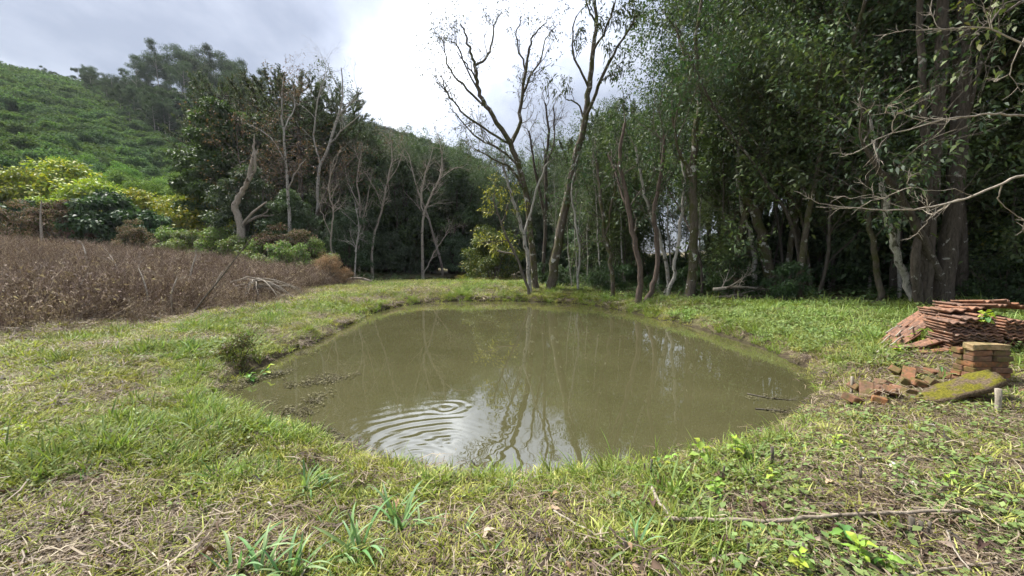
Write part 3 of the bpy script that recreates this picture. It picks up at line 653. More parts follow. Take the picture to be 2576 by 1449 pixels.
def hero(name, label, Y, paths, bark, tw=None, leaf=None, seed=1, cat='tree', base=None, ysp=1.2, jit=.03, crownname='leaves', ext=True):
    rng = np.random.default_rng(seed); br = traced(rng, Y, paths, jit, ysp); o = br[0][0][0].copy(); o[2] = hz(o[0], o[1])
    if ext:
        P, r, l = br[0]; P = np.vstack([[P[0][0], P[0][1], min(P[0][2], o[2])-.25], P]); br[0] = (P, np.append(r[0]*1.6, r), l)
    t = thing(name, label, cat, o); allt = []
    for k, q in enumerate(br):
        b = MB(); limbs(b, [q], (9,)); po = b.build('trunk' if k == 0 else 'limb', bark, t, origin=o)
        if tw and k >= tw.get('skip', 0):
            tb_ = []; twigs(rng, [q], tw['per'], tw['L'], TS, tw.get('lv', 3), out=tb_, from_=tw.get('from', .25)); allt += tb_
            b = MB(); limbs(b, tb_, (5, 4, 3, 3)); tag(b.build('twigs', tw.get('mat', bark), po, origin=o), kind='stuff')
    if tw and leaf:
        b = MB(); foliage(b, allt, tw.get('lv', 3), leaf['n'], leaf['s'], leaf.get('sp', .05), leaf['c1'], leaf['c2'], rng, leaf.get('c3'), leaf.get('p3', 0), leaf.get('asp', .4), .3, .2, leaf.get('hang', .5))
        b.build(crownname, M_LEAF, t, False, origin=o)
    return t

# ---- trees round the far end of the pond (each read off the photo)
hero('bare_tree', 'tall bare forked tree with dark mossy trunk at the pond\'s far edge', 20.0, [
    [(1352, 735, 17.5), (1338, 620, 15.2), (1325, 500, 14.4), (1306, 420, 13.7), (1283, 362, 12.9), (1240, 290, 10.6), (1212, 250, 9.9), (1200, 205, 9.1), (1195, 165, 7.6), (1182, 130, 6.1), (1172, 90, 4.6), (1158, 60, 3.0)],
    [(1195, 165, 6.1), (1228, 140, 5.3), (1240, 95, 4.6), (1245, 55, 3.0), (1262, 30, 1.5)],
    [(1240, 290, 6.1), (1175, 225, 5.3), (1135, 180, 4.6), (1120, 135, 3.0), (1118, 105, 2.3)],
    [(1283, 362, 6.1), (1215, 320, 5.3), (1160, 280, 4.6), (1125, 235, 3.8), (1110, 190, 2.3)],
    [(1306, 420, 6.1), (1262, 380, 5.3), (1205, 350, 4.6), (1160, 300, 3.0), (1135, 275, 2.3)],
    [(1212, 250, 4.6), (1165, 150, 3.8), (1145, 110, 3.0), (1130, 95, 1.5)],
    [(1283, 362, 11.4), (1306, 320, 9.1), (1312, 250, 8.4), (1322, 180, 6.8), (1332, 120, 5.3), (1345, 85, 3.8), (1370, 60, 2.3)],
    [(1312, 250, 6.1), (1330, 200, 5.3), (1362, 150, 3.8), (1372, 100, 3.0), (1395, 70, 2.3)],
    [(1322, 180, 4.6), (1305, 120, 3.8), (1300, 80, 3.0), (1310, 50, 2.3)],
    [(1325, 500, 6.1), (1290, 430, 5.3), (1240, 400, 3.8), (1195, 375, 2.3)],
    [(1200, 205, 4.6), (1180, 170, 3.8), (1150, 130, 2.3)]], M_MOSS, dict(per=2.3, L=1.25, lv=3, skip=1, mat=M_TWIG, **{'from': .15}),
    dict(n=1, s=.13, c1=(0.05, 0.06, 0.02), c2=(0.12, 0.13, 0.05)), seed=3)
hero('slender_tree', 'slender white barked tree leaning against the tall bare tree\'s left side', 19.4, [
    [(1333, 722, 10), (1328, 650, 10), (1318, 590, 9), (1296, 520, 8), (1275, 450, 6), (1262, 390, 4)], [(1318, 590, 6), (1350, 480, 5), (1372, 420, 4), (1385, 380, 3)]], M_PALE,
    dict(per=1.2, L=1.2, lv=2, mat=M_TWIG), dict(n=5, s=.13, c1=D1, c2=L2), seed=4)
hero('leaning_tree', 'tall mossy tree with drooping leaves leaning right of the bare tree', 19.6, [
    [(1386, 738, 25), (1398, 640, 22), (1418, 540, 20), (1448, 400, 17), (1472, 300, 15), (1480, 220, 13), (1492, 130, 11), (1500, 60, 9), (1490, -30, 7)],
    [(1472, 300, 8), (1500, 235, 8), (1530, 160, 7), (1560, 110, 5), (1590, 60, 4)], [(1480, 220, 6), (1450, 160, 5), (1440, 100, 4), (1450, 40, 3)],
    [(1492, 130, 6), (1525, 70, 5), (1545, 10, 4)], [(1500, 60, 5), (1480, 20, 4), (1465, -30, 3)], [(1472, 300, 5), (1450, 260, 4), (1425, 250, 3)]], M_MOSS,
    dict(per=1.1, L=1.4, lv=2, skip=1, mat=M_TWIG), dict(n=14, s=.22, sp=.12, c1=(0.03, 0.05, 0.018), c2=(0.09, 0.11, 0.035), hang=1.0, asp=.3), seed=5)
hero('bare_tree', 'dark leafless tree with snapped top between two tall pondside trees', 23, [
    [(1362, 712, 9), (1372, 560, 9), (1372, 420, 8), (1380, 330, 6), (1372, 260, 4)], [(1372, 560, 7), (1345, 420, 6), (1330, 330, 4)], [(1372, 420, 6), (1395, 350, 4), (1392, 270, 3)]], M_BARK, dict(per=1.6, L=1.3, lv=3, mat=M_TWIG), seed=6)
hero('yellow_leaved_tree', 'small tree with sparse yellow leaves left of the tall bare tree', 18.9, [
    [(1330, 728, 7), (1296, 640, 6), (1262, 560, 5), (1240, 500, 3)], [(1296, 640, 5), (1250, 630, 4), (1225, 610, 2)], [(1262, 560, 4), (1285, 500, 3)]], M_TWIG,
    dict(per=2.2, L=1.0, lv=2, **{'from': .3}), dict(n=8, s=.14, sp=.06, c1=(0.15, 0.18, 0.03), c2=(0.36, 0.35, 0.06), asp=.5, hang=.2), seed=7)
hero('slender_tree', 'very thin white trunked tree standing at the water\'s far right corner', 19, [[(1455, 748, 6), (1457, 640, 5), (1450, 560, 5), (1440, 470, 4), (1455, 390, 3)]], M_PALE, dict(per=1.5, L=1.3, lv=2, mat=M_TWIG, **{'from': .5}), dict(n=7, s=.15, c1=D1, c2=L1), seed=8)
hero('slender_tree', 'thin dark trunk blotched white below, left of the red brown twin trunks', 17, [[(1541, 752, 11), (1537, 660, 10), (1522, 590, 9), (1512, 500, 8), (1500, 400, 6)], [(1522, 590, 6), (1545, 480, 5), (1550, 400, 4)]], M_MOSS, dict(per=1.3, L=1.5, lv=2, mat=M_TWIG, **{'from': .4}), dict(n=8, s=.15, c1=D1, c2=L1, c3=L2, p3=.1), seed=9)
hero('reddish_tree', 'left one of the two red brown curved trunks by the water', 15, [[(1606, 760, 17), (1611, 700, 14), (1604, 640, 13), (1588, 560, 12), (1572, 480, 10), (1560, 400, 9), (1572, 310, 7)], [(1588, 560, 7), (1560, 470, 6), (1530, 390, 5)]], M_RED, dict(per=1.0, L=1.7, lv=2, mat=M_TWIG, **{'from': .45}), dict(n=11, s=.15, c1=D1, c2=L1), seed=10)
hero('reddish_tree', 'right one of the two red brown curved trunks by the water', 15.1, [[(1622, 763, 14), (1648, 700, 12), (1654, 620, 12), (1645, 540, 10), (1662, 440, 9), (1670, 340, 7)]], M_RED, dict(per=1.0, L=1.7, lv=2, mat=M_TWIG, **{'from': .5}), dict(n=11, s=.15, c1=D1, c2=L1), seed=12)
hero('slender_tree', 'pale snaking trunk rising just right of the red brown trunks', 15.6, [[(1680, 756, 9), (1678, 680, 9), (1658, 600, 8), (1634, 530, 7), (1612, 450, 6), (1598, 370, 5)]], M_PALE, dict(per=1.2, L=1.5, lv=2, mat=M_TWIG, **{'from': .5}), dict(n=9, s=.15, c1=D1, c2=L1), seed=13)
hero('slender_tree', 'yellowish pale trunk bending left, beside the big dark mossy trunk', 15.2, [[(1676, 762, 9), (1690, 700, 9), (1702, 640, 8), (1712, 560, 8), (1722, 470, 6), (1712, 380, 5)]], M_PALE, dict(per=1.2, L=1.6, lv=2, mat=M_TWIG, **{'from': .5}), dict(n=9, s=.15, c1=D1, c2=L1), seed=14)
hero('mossy_tree', 'big straight dark mossy trunk on the right of the pond', 14.8, [[(1737, 752, 26), (1742, 660, 22), (1746, 560, 20), (1742, 460, 18), (1748, 360, 15), (1760, 250, 12), (1750, 120, 9), (1765, 0, 6)], [(1742, 460, 9), (1710, 380, 7), (1690, 290, 5)], [(1748, 360, 9), (1800, 280, 7), (1830, 200, 5)], [(1760, 250, 7), (1720, 150, 6), (1700, 60, 4)]], M_MOSS, dict(per=1.2, L=2.0, lv=3, mat=M_TWIG, skip=1, **{'from': .3}), dict(n=6, s=.17, sp=.12, c1=D1, c2=L1), seed=15)
hero('blotched_tree', 'thick leaning trunk with white blotches and a broken black limb', 14.6, [[(1940, 742, 34), (1932, 680, 26), (1920, 620, 24), (1908, 560, 23), (1890, 515, 22), (1868, 492, 18)], [(1908, 560, 16), (1925, 480, 13), (1930, 380, 11), (1950, 260, 8), (1940, 120, 6)], [(1868, 492, 8), (1862, 440, 6), (1840, 360, 4)]], M_MOSS, dict(per=1.1, L=2.0, lv=3, mat=M_TWIG, skip=1, **{'from': .3}), dict(n=6, s=.17, sp=.12, c1=D1, c2=L1), seed=16)
hero('blotched_tree', 'narrower trunk rising tight against the thick blotched leaning trunk', 14.9, [[(1905, 740, 15), (1898, 680, 12), (1890, 600, 10), (1868, 530, 9), (1855, 440, 7), (1862, 330, 5)]], M_PALE, dict(per=1.0, L=1.8, lv=2, mat=M_TWIG, **{'from': .5}), dict(n=11, s=.16, c1=D1, c2=L1), seed=17)
hero('mossy_tree', 'mossy trunk leaning left between blotched tree and the big stem cluster', 14.8, [[(2036, 742, 22), (2022, 670, 20), (2006, 600, 19), (1990, 520, 18), (1978, 440, 14), (1985, 330, 11), (1970, 200, 8)], [(1990, 520, 10), (2040, 430, 8), (2080, 330, 6)]], M_MOSS, dict(per=1.1, L=2.0, lv=3, mat=M_TWIG, skip=0, **{'from': .45}), dict(n=6, s=.17, sp=.12, c1=D1, c2=L1), seed=18)
hero('white_patched_tree', 'pale trunk showing high in the canopy above the blotched tree', 17.5, [[(1850, 735, 14), (1845, 600, 14), (1838, 480, 13), (1832, 350, 13), (1822, 260, 12), (1800, 160, 9), (1790, 40, 6)]], M_PALE, dict(per=1.0, L=2.2, lv=3, mat=M_TWIG, **{'from': .4}), dict(n=6, s=.18, sp=.14, c1=D1, c2=D2), seed=19)
# big multi stemmed tree on the right
hero('multi_stemmed_tree', 'big dark tree with several upright stems behind the roof tiles', 10.3, [
    [(2374, 800, 44), (2374, 720, 38), (2386, 620, 36), (2400, 500, 34), (2412, 380, 35), (2420, 240, 33), (2426, 100, 30), (2430, -60, 27)],
    [(2330, 800, 28), (2330, 690, 25), (2343, 560, 24), (2350, 420, 28), (2362, 280, 26), (2368, 120, 24), (2372, -60, 20)],
    [(2330, 690, 18), (2318, 560, 16), (2332, 420, 16), (2322, 280, 16), (2318, 120, 14), (2312, -40, 11)],
    [(2316, 800, 22), (2310, 740, 20), (2304, 640, 18), (2335, 520, 16), (2330, 380, 13)],
    [(2374, 720, 22), (2330, 620, 20), (2290, 540, 18), (2250, 470, 15), (2205, 420, 11), (2170, 360, 8)],
    [(2410, 380, 14), (2440, 260, 11), (2470, 140, 8)]], M_BARK, dict(per=.8, L=1.7, lv=3, mat=M_TWIG, skip=2, **{'from': .5}), dict(n=3, s=.15, sp=.10, c1=D1, c2=L1, c3=L2, p3=.08), seed=20, ysp=.5, jit=.015)
hero('slender_tree', 'pale blotched slim trunk leaning left beside the big dark stems', 10.6, [[(2308, 792, 20), (2296, 740, 17), (2262, 660, 15), (2240, 580, 13), (2222, 480, 12), (2205, 400, 9), (2190, 300, 6)]], M_PALE, dict(per=1.6, L=1.5, lv=3, mat=M_TWIG, **{'from': .4}), dict(n=5, s=.13, sp=.1, c1=D1, c2=L1, c3=L2, p3=.12), seed=21, ysp=.4)
hero('slender_tree', 'upright slim mossy trunk at the left foot of the big dark stems', 11.2, [[(2212, 775, 15), (2208, 700, 13), (2196, 600, 12), (2180, 500, 10), (2188, 380, 8), (2170, 240, 6)]], M_MOSS, dict(per=1.6, L=1.6, lv=3, mat=M_TWIG, **{'from': .3}), dict(n=5, s=.13, sp=.1, c1=D1, c2=L1, c3=L2, p3=.12), seed=22, ysp=.4)
# tree outside the frame on the right whose bare branches reach in
hero('overhanging_tree', 'pale bare branches reaching in from the right edge of the view', 5.2, [
    [(3150, 1010, 90.0), (3130, 700, 80.0), (3120, 400, 70.0), (3100, 0, 60.0)],
    [(3130, 700, 16.1), (2900, 520, 11.2), (2700, 410, 8.1), (2576, 438, 6.8), (2520, 462, 5.9), (2450, 492, 5.3), (2380, 512, 5.0), (2300, 527, 4.3), (2210, 528, 3.1), (2130, 520, 2.5), (2060, 512, 1.2)],
    [(3120, 400, 16.1), (2850, 290, 9.9), (2700, 276, 6.2), (2576, 292, 5.0), (2500, 286, 4.3), (2440, 292, 3.7), (2380, 300, 3.1), (2300, 322, 2.5), (2220, 345, 1.9), (2160, 380, 1.2)],
    [(2380, 512, 2.5), (2370, 525, 2.2), (2340, 545, 1.9), (2328, 565, 1.2)], [(2520, 462, 3.1), (2512, 500, 2.5), (2530, 520, 1.9), (2560, 545, 1.9), (2580, 560, 1.2)],
    [(2380, 300, 1.9), (2330, 306, 1.9), (2260, 285, 1.2), (2190, 290, 0.9)], [(2300, 527, 1.9), (2250, 515, 1.6), (2190, 490, 1.2), (2140, 500, 0.9)], [(2450, 492, 1.9), (2400, 478, 1.6), (2340, 480, 1.2), (2290, 470, 0.9)],
    [(3120, 400, 12.4), (2800, 180, 7.4), (2600, 120, 4.3), (2480, 70, 3.1), (2380, 72, 2.5), (2280, 75, 1.2)],
    [(3100, 0, 12.4), (2800, 30, 7.4), (2620, 60, 4.3), (2560, 130, 2.5), (2540, 190, 1.9)]], M_DEAD, dict(per=.9, L=.38, lv=2, skip=1, mat=M_DEAD, **{'from': .5}), seed=23, ysp=.35, jit=.006)

# ---- forest protos
FT = [forest_tree(100+k, H=h, base=bs, bark=bk, per=pr, width=wd_) for k, (h, bs, bk, pr, wd_) in enumerate([(15, .36, M_BARK, 16, 1.0), (17, .42, M_MOSS, 16, 1.0), (14, .30, M_BARK, 18, 1.1), (16, .38, M_MOSS, 16, .95)])]
TT = [thin_tree(120+k, bark=bk) for k, bk in enumerate([M_PALE, M_BARK, M_MOSS])]
BU = [bush(140+k, H=h, Wd=wd_, n=n_, per=300, leaf=.17) for k, (h, wd_, n_) in enumerate([(4.2, 3.6, 44), (3.0, 3.0, 34), (6.5, 4.2, 60)])]
US = [bush(150+k, H=1.5, Wd=1.8, n=22, per=120, leaf=.11, stems=8, c2=(0.06, 0.11, 0.03)) for k in range(2)]
rf = np.random.default_rng(77)
BK = ['dark trunked', 'mossy trunked', 'wide crowned', 'slim']; TK = ['pale', 'dark', 'mossy']
FH = [15, 17, 14, 16]; BH = [4.2, 3.0, 6.5]
def scatter_things(n, fx, fy, ok, mind, tries=60000):
    pts = []
    for _ in range(tries):
        x, y = fx(), fy()
        if ok(x, y) and all((x-a)**2+(y-b_)**2 > mind**2 for a, b_ in pts):
            pts.append((x, y))
            if len(pts) >= n: break
    return pts
TOPU = [-200, 640, 700, 900, 940, 1000, 1060, 1200, 1330, 1420, 1480, 1560, 1640, 1700, 1900, 2700]
TOPV = [430, 250, 215, 300, 345, 375, 370, 405, 420, 395, 350, 300, 190, 0, -300, -900]
def umap(x, y): return CX+F*x/y
def toplimit(x, y, H, s):
    zt = at(umap(x, y), np.interp(umap(x, y), TOPU, TOPV), y)[2]; return min(s, (zt-hz(x, y))/H*rf.uniform(.82, 1.0))
def fit(u, vtop, Y, H):
    p = at(u, vtop, Y); z = hz(p[0], Y); return (p[0], Y, z-.08), (p[2]-z)/H
LM = [(1333, 'the slender white barked tree'), (1352, 'the tall bare tree'), (1400, 'the leaning mossy tree'), (1455, 'the very thin white trunk'), (1541, 'the thin white blotched trunk'), (1612, 'the red brown trunks'), (1680, 'the pale snaking trunk'), (1740, 'the big straight mossy trunk'), (1850, 'the pale canopy trunk'), (1930, 'the thick blotched trunk'), (2010, 'the left leaning mossy trunk'), (2200, 'the slim mossy trunk'), (2350, 'the big dark stems'), (2520, 'the yellow green edge shrub'), (885, 'the straight pale pond corner trunk'), (950, 'the tall pale curving trunk'), (1062, 'the pale double stemmed tree'), (1100, 'the grey leafless tree'), (1240, 'the bright green leafy tree'), (800, 'the bare fan of twigs'), (730, 'the pale grey trunk'), (606, 'the dead snag')]
USED = {}
def where(x, y, near, what, group):
    u = umap(x, y); l = min(LM, key=lambda q: abs(q[0]-u)); side = 'behind' if abs(u-l[0]) < 16 else ('behind and left of' if u < l[0] else 'behind and right of')
    base = f'{what} {side} {l[1]}'; dep = ['nearest', 'second', 'third', 'farthest back'][min(3, USED.get(base, 0))]; USED[base] = USED.get(base, 0)+1
    return (base if dep == 'nearest' else f'{base}, {dep}')
def inview(x, y, m=3): return abs(x) < 1.36*y+m
# right forest belt
def okb(x, y):
    f_ = forest(np.array(x), np.array(y)); 
    gap = .345 < x/max(y, .1) < .505 and y > 16
    return 1.4 < f_ < 14 and inview(x, y, 4) and not gap and y > 7 and sdist([x], [y])[0] > 1.2
for x, y in scatter_things(46, lambda: rf.uniform(3, 34), lambda: rf.uniform(7, 30), okb, 1.55):
    k = rf.integers(0, 4); s = toplimit(x, y, FH[k], rf.uniform(.8, 1.12))
    if s > .66: place(FT[k], 'forest_tree', where(x, y, 0, BK[k]+' leafy tree', 0), 'tree', (x, y, hz(x, y)), rf.uniform(0, 6.3), s, 'trees of the wood right of the pond')
for x, y in scatter_things(40, lambda: rf.uniform(3, 24), lambda: rf.uniform(9, 28), lambda x, y: .5 < forest(np.array(x), np.array(y)) < 12 and inview(x, y) and sdist([x], [y])[0] > 1.0, 1.0):
    k = rf.integers(0, 3); s = toplimit(x, y, 12, rf.uniform(.65, 1.05))
    if s > .5: place(TT[k], 'forest_sapling', where(x, y, 0, 'thin '+TK[k]+' sapling', 0), 'sapling', (x, y, hz(x, y)), rf.uniform(0, 6.3), s, 'saplings of the wood right of the pond')
for x, y in scatter_things(60, lambda: rf.uniform(4, 32), lambda: rf.uniform(7, 26), lambda x, y: .7 < forest(np.array(x), np.array(y)) < 15 and inview(x, y) and sdist([x], [y])[0] > 1.4, 1.1):
    place(US[rf.integers(0, 2)], 'understory_shrub', where(x, y, 0, 'low dark shrub', 0), 'shrub', (x, y, hz(x, y)), rf.uniform(0, 6.3), rf.uniform(.7, 1.25), 'understory shrubs of the right hand wood')
for x, y in scatter_things(16, lambda: rf.uniform(10, 34), lambda: rf.uniform(8, 26), lambda x, y: 5 < forest(np.array(x), np.array(y)) < 18 and inview(x, y) and x/y > .62, 2.2):
    place(BU[rf.integers(0, 2)], 'forest_shrub', where(x, y, 0, 'tall dense shrub', 0), 'shrub', (x, y, hz(x, y)), rf.uniform(0, 6.3), rf.uniform(.8, 1.2), 'dense shrubs deep in the right hand wood')
OT = [forest_tree(170+k, H=7, base=.16, bark=M_TWIG, per=12, r0=.055, width=1.25, leaf=.15, c1=(0.05, 0.085, 0.035), c2=(0.15, 0.20, 0.075)) for k in range(2)]
for x, y in scatter_things(26, lambda: rf.uniform(4, 20), lambda: rf.uniform(9, 24), lambda x, y: 3.2 < forest(np.array(x), np.array(y)) < 9 and inview(x, y) and sdist([x], [y])[0] > 2.5 and not .31 < x/y < .56, 1.4):
    s = toplimit(x, y, 7, rf.uniform(.7, 1.15)); place(OT[rf.integers(0, 2)], 'understory_tree', where(x, y, 0, 'small leafy understory tree', 0), 'tree', (x, y, hz(x, y)), rf.uniform(0, 6.3), s, 'small understory trees of the right hand wood')
for k, (u, Y, vt) in enumerate([(1560, 27, 610), (1610, 29, 628), (1655, 27, 640), (1700, 28, 632), (1745, 26, 625), (1790, 27, 590), (1840, 25, 570), (1500, 29, 575)]):
    p, s = fit(u, vt, Y, 4.3); place(BU[0], 'forest_shrub', where(p[0], Y, 0, 'green shrub closing the gap', 0), 'shrub', p, k*1.3, s, 'shrubs at the back of the right hand wood')
for k, (u, Y, s) in enumerate([(1625, 22, .7), (1725, 21, .65)]):
    p = at(u, 650, Y); place(OT[k % 2], 'understory_tree', ['left', 'right'][k]+' small tree in the bright gap behind the red brown trunks', 'tree', (p[0], Y, hz(p[0], Y)), k*2., s, 'small trees in the bright gap')
# forest behind the far bank and second pond
def okc(x, y):
    e_ = math.hypot((x+3)/8.5, (y-33.5)/5.5); return e_ > 1.2 and (y > 36 or x > 3.5 or (x < -11.5 and y > 27)) and x/y < .24
for x, y in scatter_things(50, lambda: rf.uniform(-22, 12), lambda: rf.uniform(38, 58), okc, 2.3):
    k = rf.integers(0, 4); s = toplimit(x, y, FH[k], .95)
    if s > .3: place(FT[k], 'forest_tree', where(x, y, 0, BK[k]+' leafy tree', 0), 'tree', (x, y, hz(x, y)), rf.uniform(0, 6.3), s, 'trees behind the second pond')
for x, y in scatter_things(48, lambda: rf.uniform(-20, 12), lambda: rf.uniform(28, 48), okc, 2.0):
    k = rf.integers(0, 3); place(BU[k], 'evergreen_shrub', where(x, y, 0, ['round', 'low', 'tall'][k]+' dark evergreen shrub', 0), 'shrub', (x, y, hz(x, y)), rf.uniform(0, 6.3), rf.uniform(.7, 1.15), 'evergreen shrubs behind the second pond')
for x, y in scatter_things(14, lambda: rf.uniform(1, 8), lambda: rf.uniform(22, 34), lambda x, y: sdist([x], [y])[0] > 1.5 and math.hypot((x+3)/8.5, (y-33.5)/5.5) > 1.2, 1.5):
    place(TT[rf.integers(0, 3)], 'forest_sapling', where(x, y, 0, 'thin far sapling', 0), 'sapling', (x, y, hz(x, y)), rf.uniform(0, 6.3), toplimit(x, y, 12, .9), 'saplings behind the tall bare tree')
for x, y in scatter_things(12, lambda: rf.uniform(1.5, 12), lambda: rf.uniform(20.5, 25), lambda x, y: sdist([x], [y])[0] > 1.3 and x/y < .48, 1.4):
    place(US[rf.integers(0, 2)], 'understory_shrub', where(x, y, 0, 'low leafy bank shrub', 0), 'shrub', (x, y, hz(x, y)), rf.uniform(0, 6.3), rf.uniform(.5, .9), 'shrubs on the bank round the tall bare tree')
# green tree between bare tree and wood, yellow green bushes on the right edge
GB = [bush(160, H=5, Wd=4.2, n=52, per=330, leaf=.15, c1=(0.05, 0.09, 0.018), c2=(0.13, 0.18, 0.035), c3=(0.22, 0.22, 0.04), p3=.12), bush(161, H=6, Wd=4.0, n=60, per=330, leaf=.15, c1=(0.035, 0.07, 0.016), c2=(0.10, 0.15, 0.035), c3=(0.20, 0.18, 0.03), p3=.10)]
for (u, Y, s, lb) in [(1240, 29, 1.05, 'bright green leafy tree between the second pond and the bare tree'), (2600, 13.2, .95, 'tall yellow green leafy shrub at the right edge of the view'), (2700, 10.8, .9, 'leafy green shrub half cut by the right edge behind the bricks'), (2500, 14.8, 1.05, 'dark green leafy shrub just right of the big dark stems')]:
    p = at(u, 700, Y); place(GB[0 if s > 1 else 1], 'leafy_shrub', lb, 'shrub', (p[0], Y, hz(p[0], Y)-.1), u, s)

# ---- left of centre: snag, bare trees, araucarias
hero('dead_snag', 'broken dead tree with a bleached curved trunk and two splintered tips', 27, [
    [(606, 572, 17.3), (596, 540, 15.8), (592, 520, 15.1), (604, 490, 12.2), (622, 462, 10.1), (632, 420, 8.6), (638, 380, 6.5), (640, 340, 2.2)], [(622, 462, 7.2), (640, 430, 6.5), (644, 390, 5.8), (650, 375, 1.4)],
    [(606, 572, 8.6), (640, 548, 6.5), (690, 540, 2.9)], [(606, 572, 7.2), (640, 530, 5.8), (672, 508, 3.6)], [(640, 548, 3.6), (665, 535, 2.9), (685, 520, 2.2)]], M_DEAD, None, seed=31, ysp=.6)
hero('pale_tree', 'upright pale grey trunk with fine bare twigs right of the dead snag', 27, [
    [(731, 640, 9.4), (729, 560, 7.9), (724, 480, 6.5), (720, 420, 5.8), (712, 330, 4.3), (708, 260, 2.9), (715, 190, 1.4)], [(720, 420, 3.6), (700, 370, 2.9), (660, 330, 2.2), (620, 310, 1.4)], [(724, 480, 3.6), (745, 430, 2.9), (770, 400, 1.4)], [(712, 330, 2.9), (740, 270, 2.2), (735, 210, 1.4)]], M_PALE,
    dict(per=1.3, L=1.6, lv=3, mat=M_TWIG, skip=0, **{'from': .4}), dict(n=2, s=.12, c1=(0.12, 0.07, 0.045), c2=(0.22, 0.14, 0.09)), seed=32)
hero('bare_tree', 'grey bare tree with a rounded fan of fine twigs against the sky', 32, [
    [(795, 620, 7.2), (800, 480, 6.5), (806, 420, 6.5), (830, 360, 5.8), (850, 290, 5.0), (862, 240, 3.6), (858, 170, 2.2)], [(806, 420, 4.3), (790, 340, 3.6), (800, 250, 2.9), (820, 180, 1.4)], [(850, 290, 3.6), (890, 250, 2.9), (910, 220, 1.4)], [(830, 360, 3.6), (880, 310, 2.9), (905, 290, 1.4)], [(862, 240, 2.9), (835, 190, 2.2), (825, 160, 1.4)]], M_PALE,
    dict(per=1.2, L=1.9, lv=3, mat=M_PALE, skip=1, **{'from': .2}), seed=33)
for (lb, Y, pth, sd_) in [('tall pale curving trunk at the left of the dark wood', 33.5, [[(935, 640, 5.3), (945, 580, 4.6), (962, 520, 4.6), (974, 460, 4.0), (986, 390, 2.6), (980, 340, 1.3)], [(962, 520, 2.6), (940, 470, 2.0), (915, 430, 1.3)], [(974, 460, 2.6), (1000, 420, 2.0), (1015, 380, 1.3)]], 61),
    ('pale double stemmed tree in the middle of the dark wood', 35, [[(1062, 600, 5.9), (1068, 540, 5.3), (1085, 490, 4.6), (1105, 450, 4.0), (1112, 390, 2.6), (1100, 335, 1.3)], [(1068, 540, 4.0), (1058, 500, 3.3), (1070, 440, 2.6), (1090, 370, 1.3)], [(1105, 450, 2.6), (1140, 425, 2.0), (1165, 420, 1.3)]], 62),
    ('white mottled trunk pair at the left part of the dark wood', 32.5, [[(902, 640, 4.6), (900, 590, 4.6), (905, 520, 4.0), (898, 450, 3.3), (910, 380, 2.0)], [(900, 590, 3.3), (915, 540, 2.6), (930, 470, 2.0)], [(905, 520, 2.6), (880, 470, 2.0), (868, 420, 1.3)]], 63),
    ('thin pale stem slanting low across the dark wood', 34, [[(1065, 690, 2.6), (1085, 650, 2.6), (1108, 610, 2.0), (1130, 575, 1.3)]], 64),
    ('leafless pale tree just left of the second pond', 28, [[(835, 650, 4.6), (832, 590, 4.0), (838, 530, 3.3), (825, 470, 2.6), (845, 410, 2.0)], [(832, 590, 2.6), (810, 540, 2.0), (800, 500, 1.3)]], 65)]:
    hero('bare_tree', lb, Y, pth, M_DEAD, dict(per=1.6, L=1.2, lv=3, mat=M_DEAD, **{'from': .3}), seed=sd_, ysp=.5)
AR = [araucaria(200), araucaria(201, 15, 4.2)]
for (u, Y, s, k, lb) in [(745, 36, 172, 0, 'umbrella crowned conifer with dark thick trunk behind the pale tree'), (555, 46, 186, 1, 'farther umbrella crowned conifer left of its neighbour'), (680, 43, 176, 1, 'umbrella crowned conifer between its two taller neighbours'), (850, 41, 205, 0, 'shorter umbrella crowned conifer behind the bare fan of twigs')]:
    p, s = fit(u, s, Y, [19.0, 16.9][k]); place(AR[k], 'umbrella_conifer', lb, 'conifer', p, u, s)
for (u, Y, s) in [(1530, 45, 265), (1425, 44, 340), (1590, 47, 255)]:
    p, s = fit(u, s, Y, 16.9); place(AR[1], 'umbrella_conifer', {1530: 'middle', 1425: 'leftmost', 1590: 'rightmost'}[int(u)]+' of the small umbrella conifers above the wood right of centre', 'conifer', p, u, s, 'small conifers above the wood')
ORD = ['first', 'second', 'third', 'fourth', 'fifth', 'sixth', 'seventh', 'eighth', 'ninth', 'tenth', 'eleventh']
BT = [bare_tree(210+k, H=9, levels=3, gn=.22, bark=bk) for k, bk in enumerate([M_PALE, M_DEAD, M_TWIG])]
BB = [bare_tree(220+k, H=9, levels=4, gn=.2, bark=M_TWIG, leaf=(1, .14, (0.11, 0.065, 0.045), (0.2, 0.13, 0.08))) for k in range(2)]
for k, (u, Y, s, lb) in enumerate([(885, 27.5, 470, 'straight pale trunk at the left corner of the second pond'), (1110, 41, 335, 'thin grey leafless tree beside the far hill\'s slope'), (820, 28, 520, 'short crooked pale stem at the edge of the dark wood')]):
    p, s = fit(u, s, Y, 10.2); place(BT[k % 3], 'bare_tree', lb, 'tree', p, k*1.3, s)
for k, (u, Y, s, lb) in enumerate([(655, 28, 300, 'reddish twiggy bare tree behind the dead snag'), (590, 31, 290, 'brown twiggy tree crown left of the dead snag'), (760, 31, 275, 'brown twiggy tree behind the pale grey trunk')]):
    p, s = fit(u, s, Y, 10.4); place(BB[k % 2], 'twiggy_tree', lb, 'tree', p, k*2.1, s)
BG = bush(230, H=11, Wd=5.0, n=95, per=430, leaf=.24, c1=(0.04, 0.08, 0.024), c2=(0.115, 0.19, 0.05), low=.12, cl=.26, bark=M_BARK, stems=4)
BG2 = bush(231, H=9, Wd=4.6, n=85, per=400, leaf=.22, c1=(0.034, 0.062, 0.026), c2=(0.10, 0.15, 0.05), low=.1, cl=.28, bark=M_BARK, stems=4)
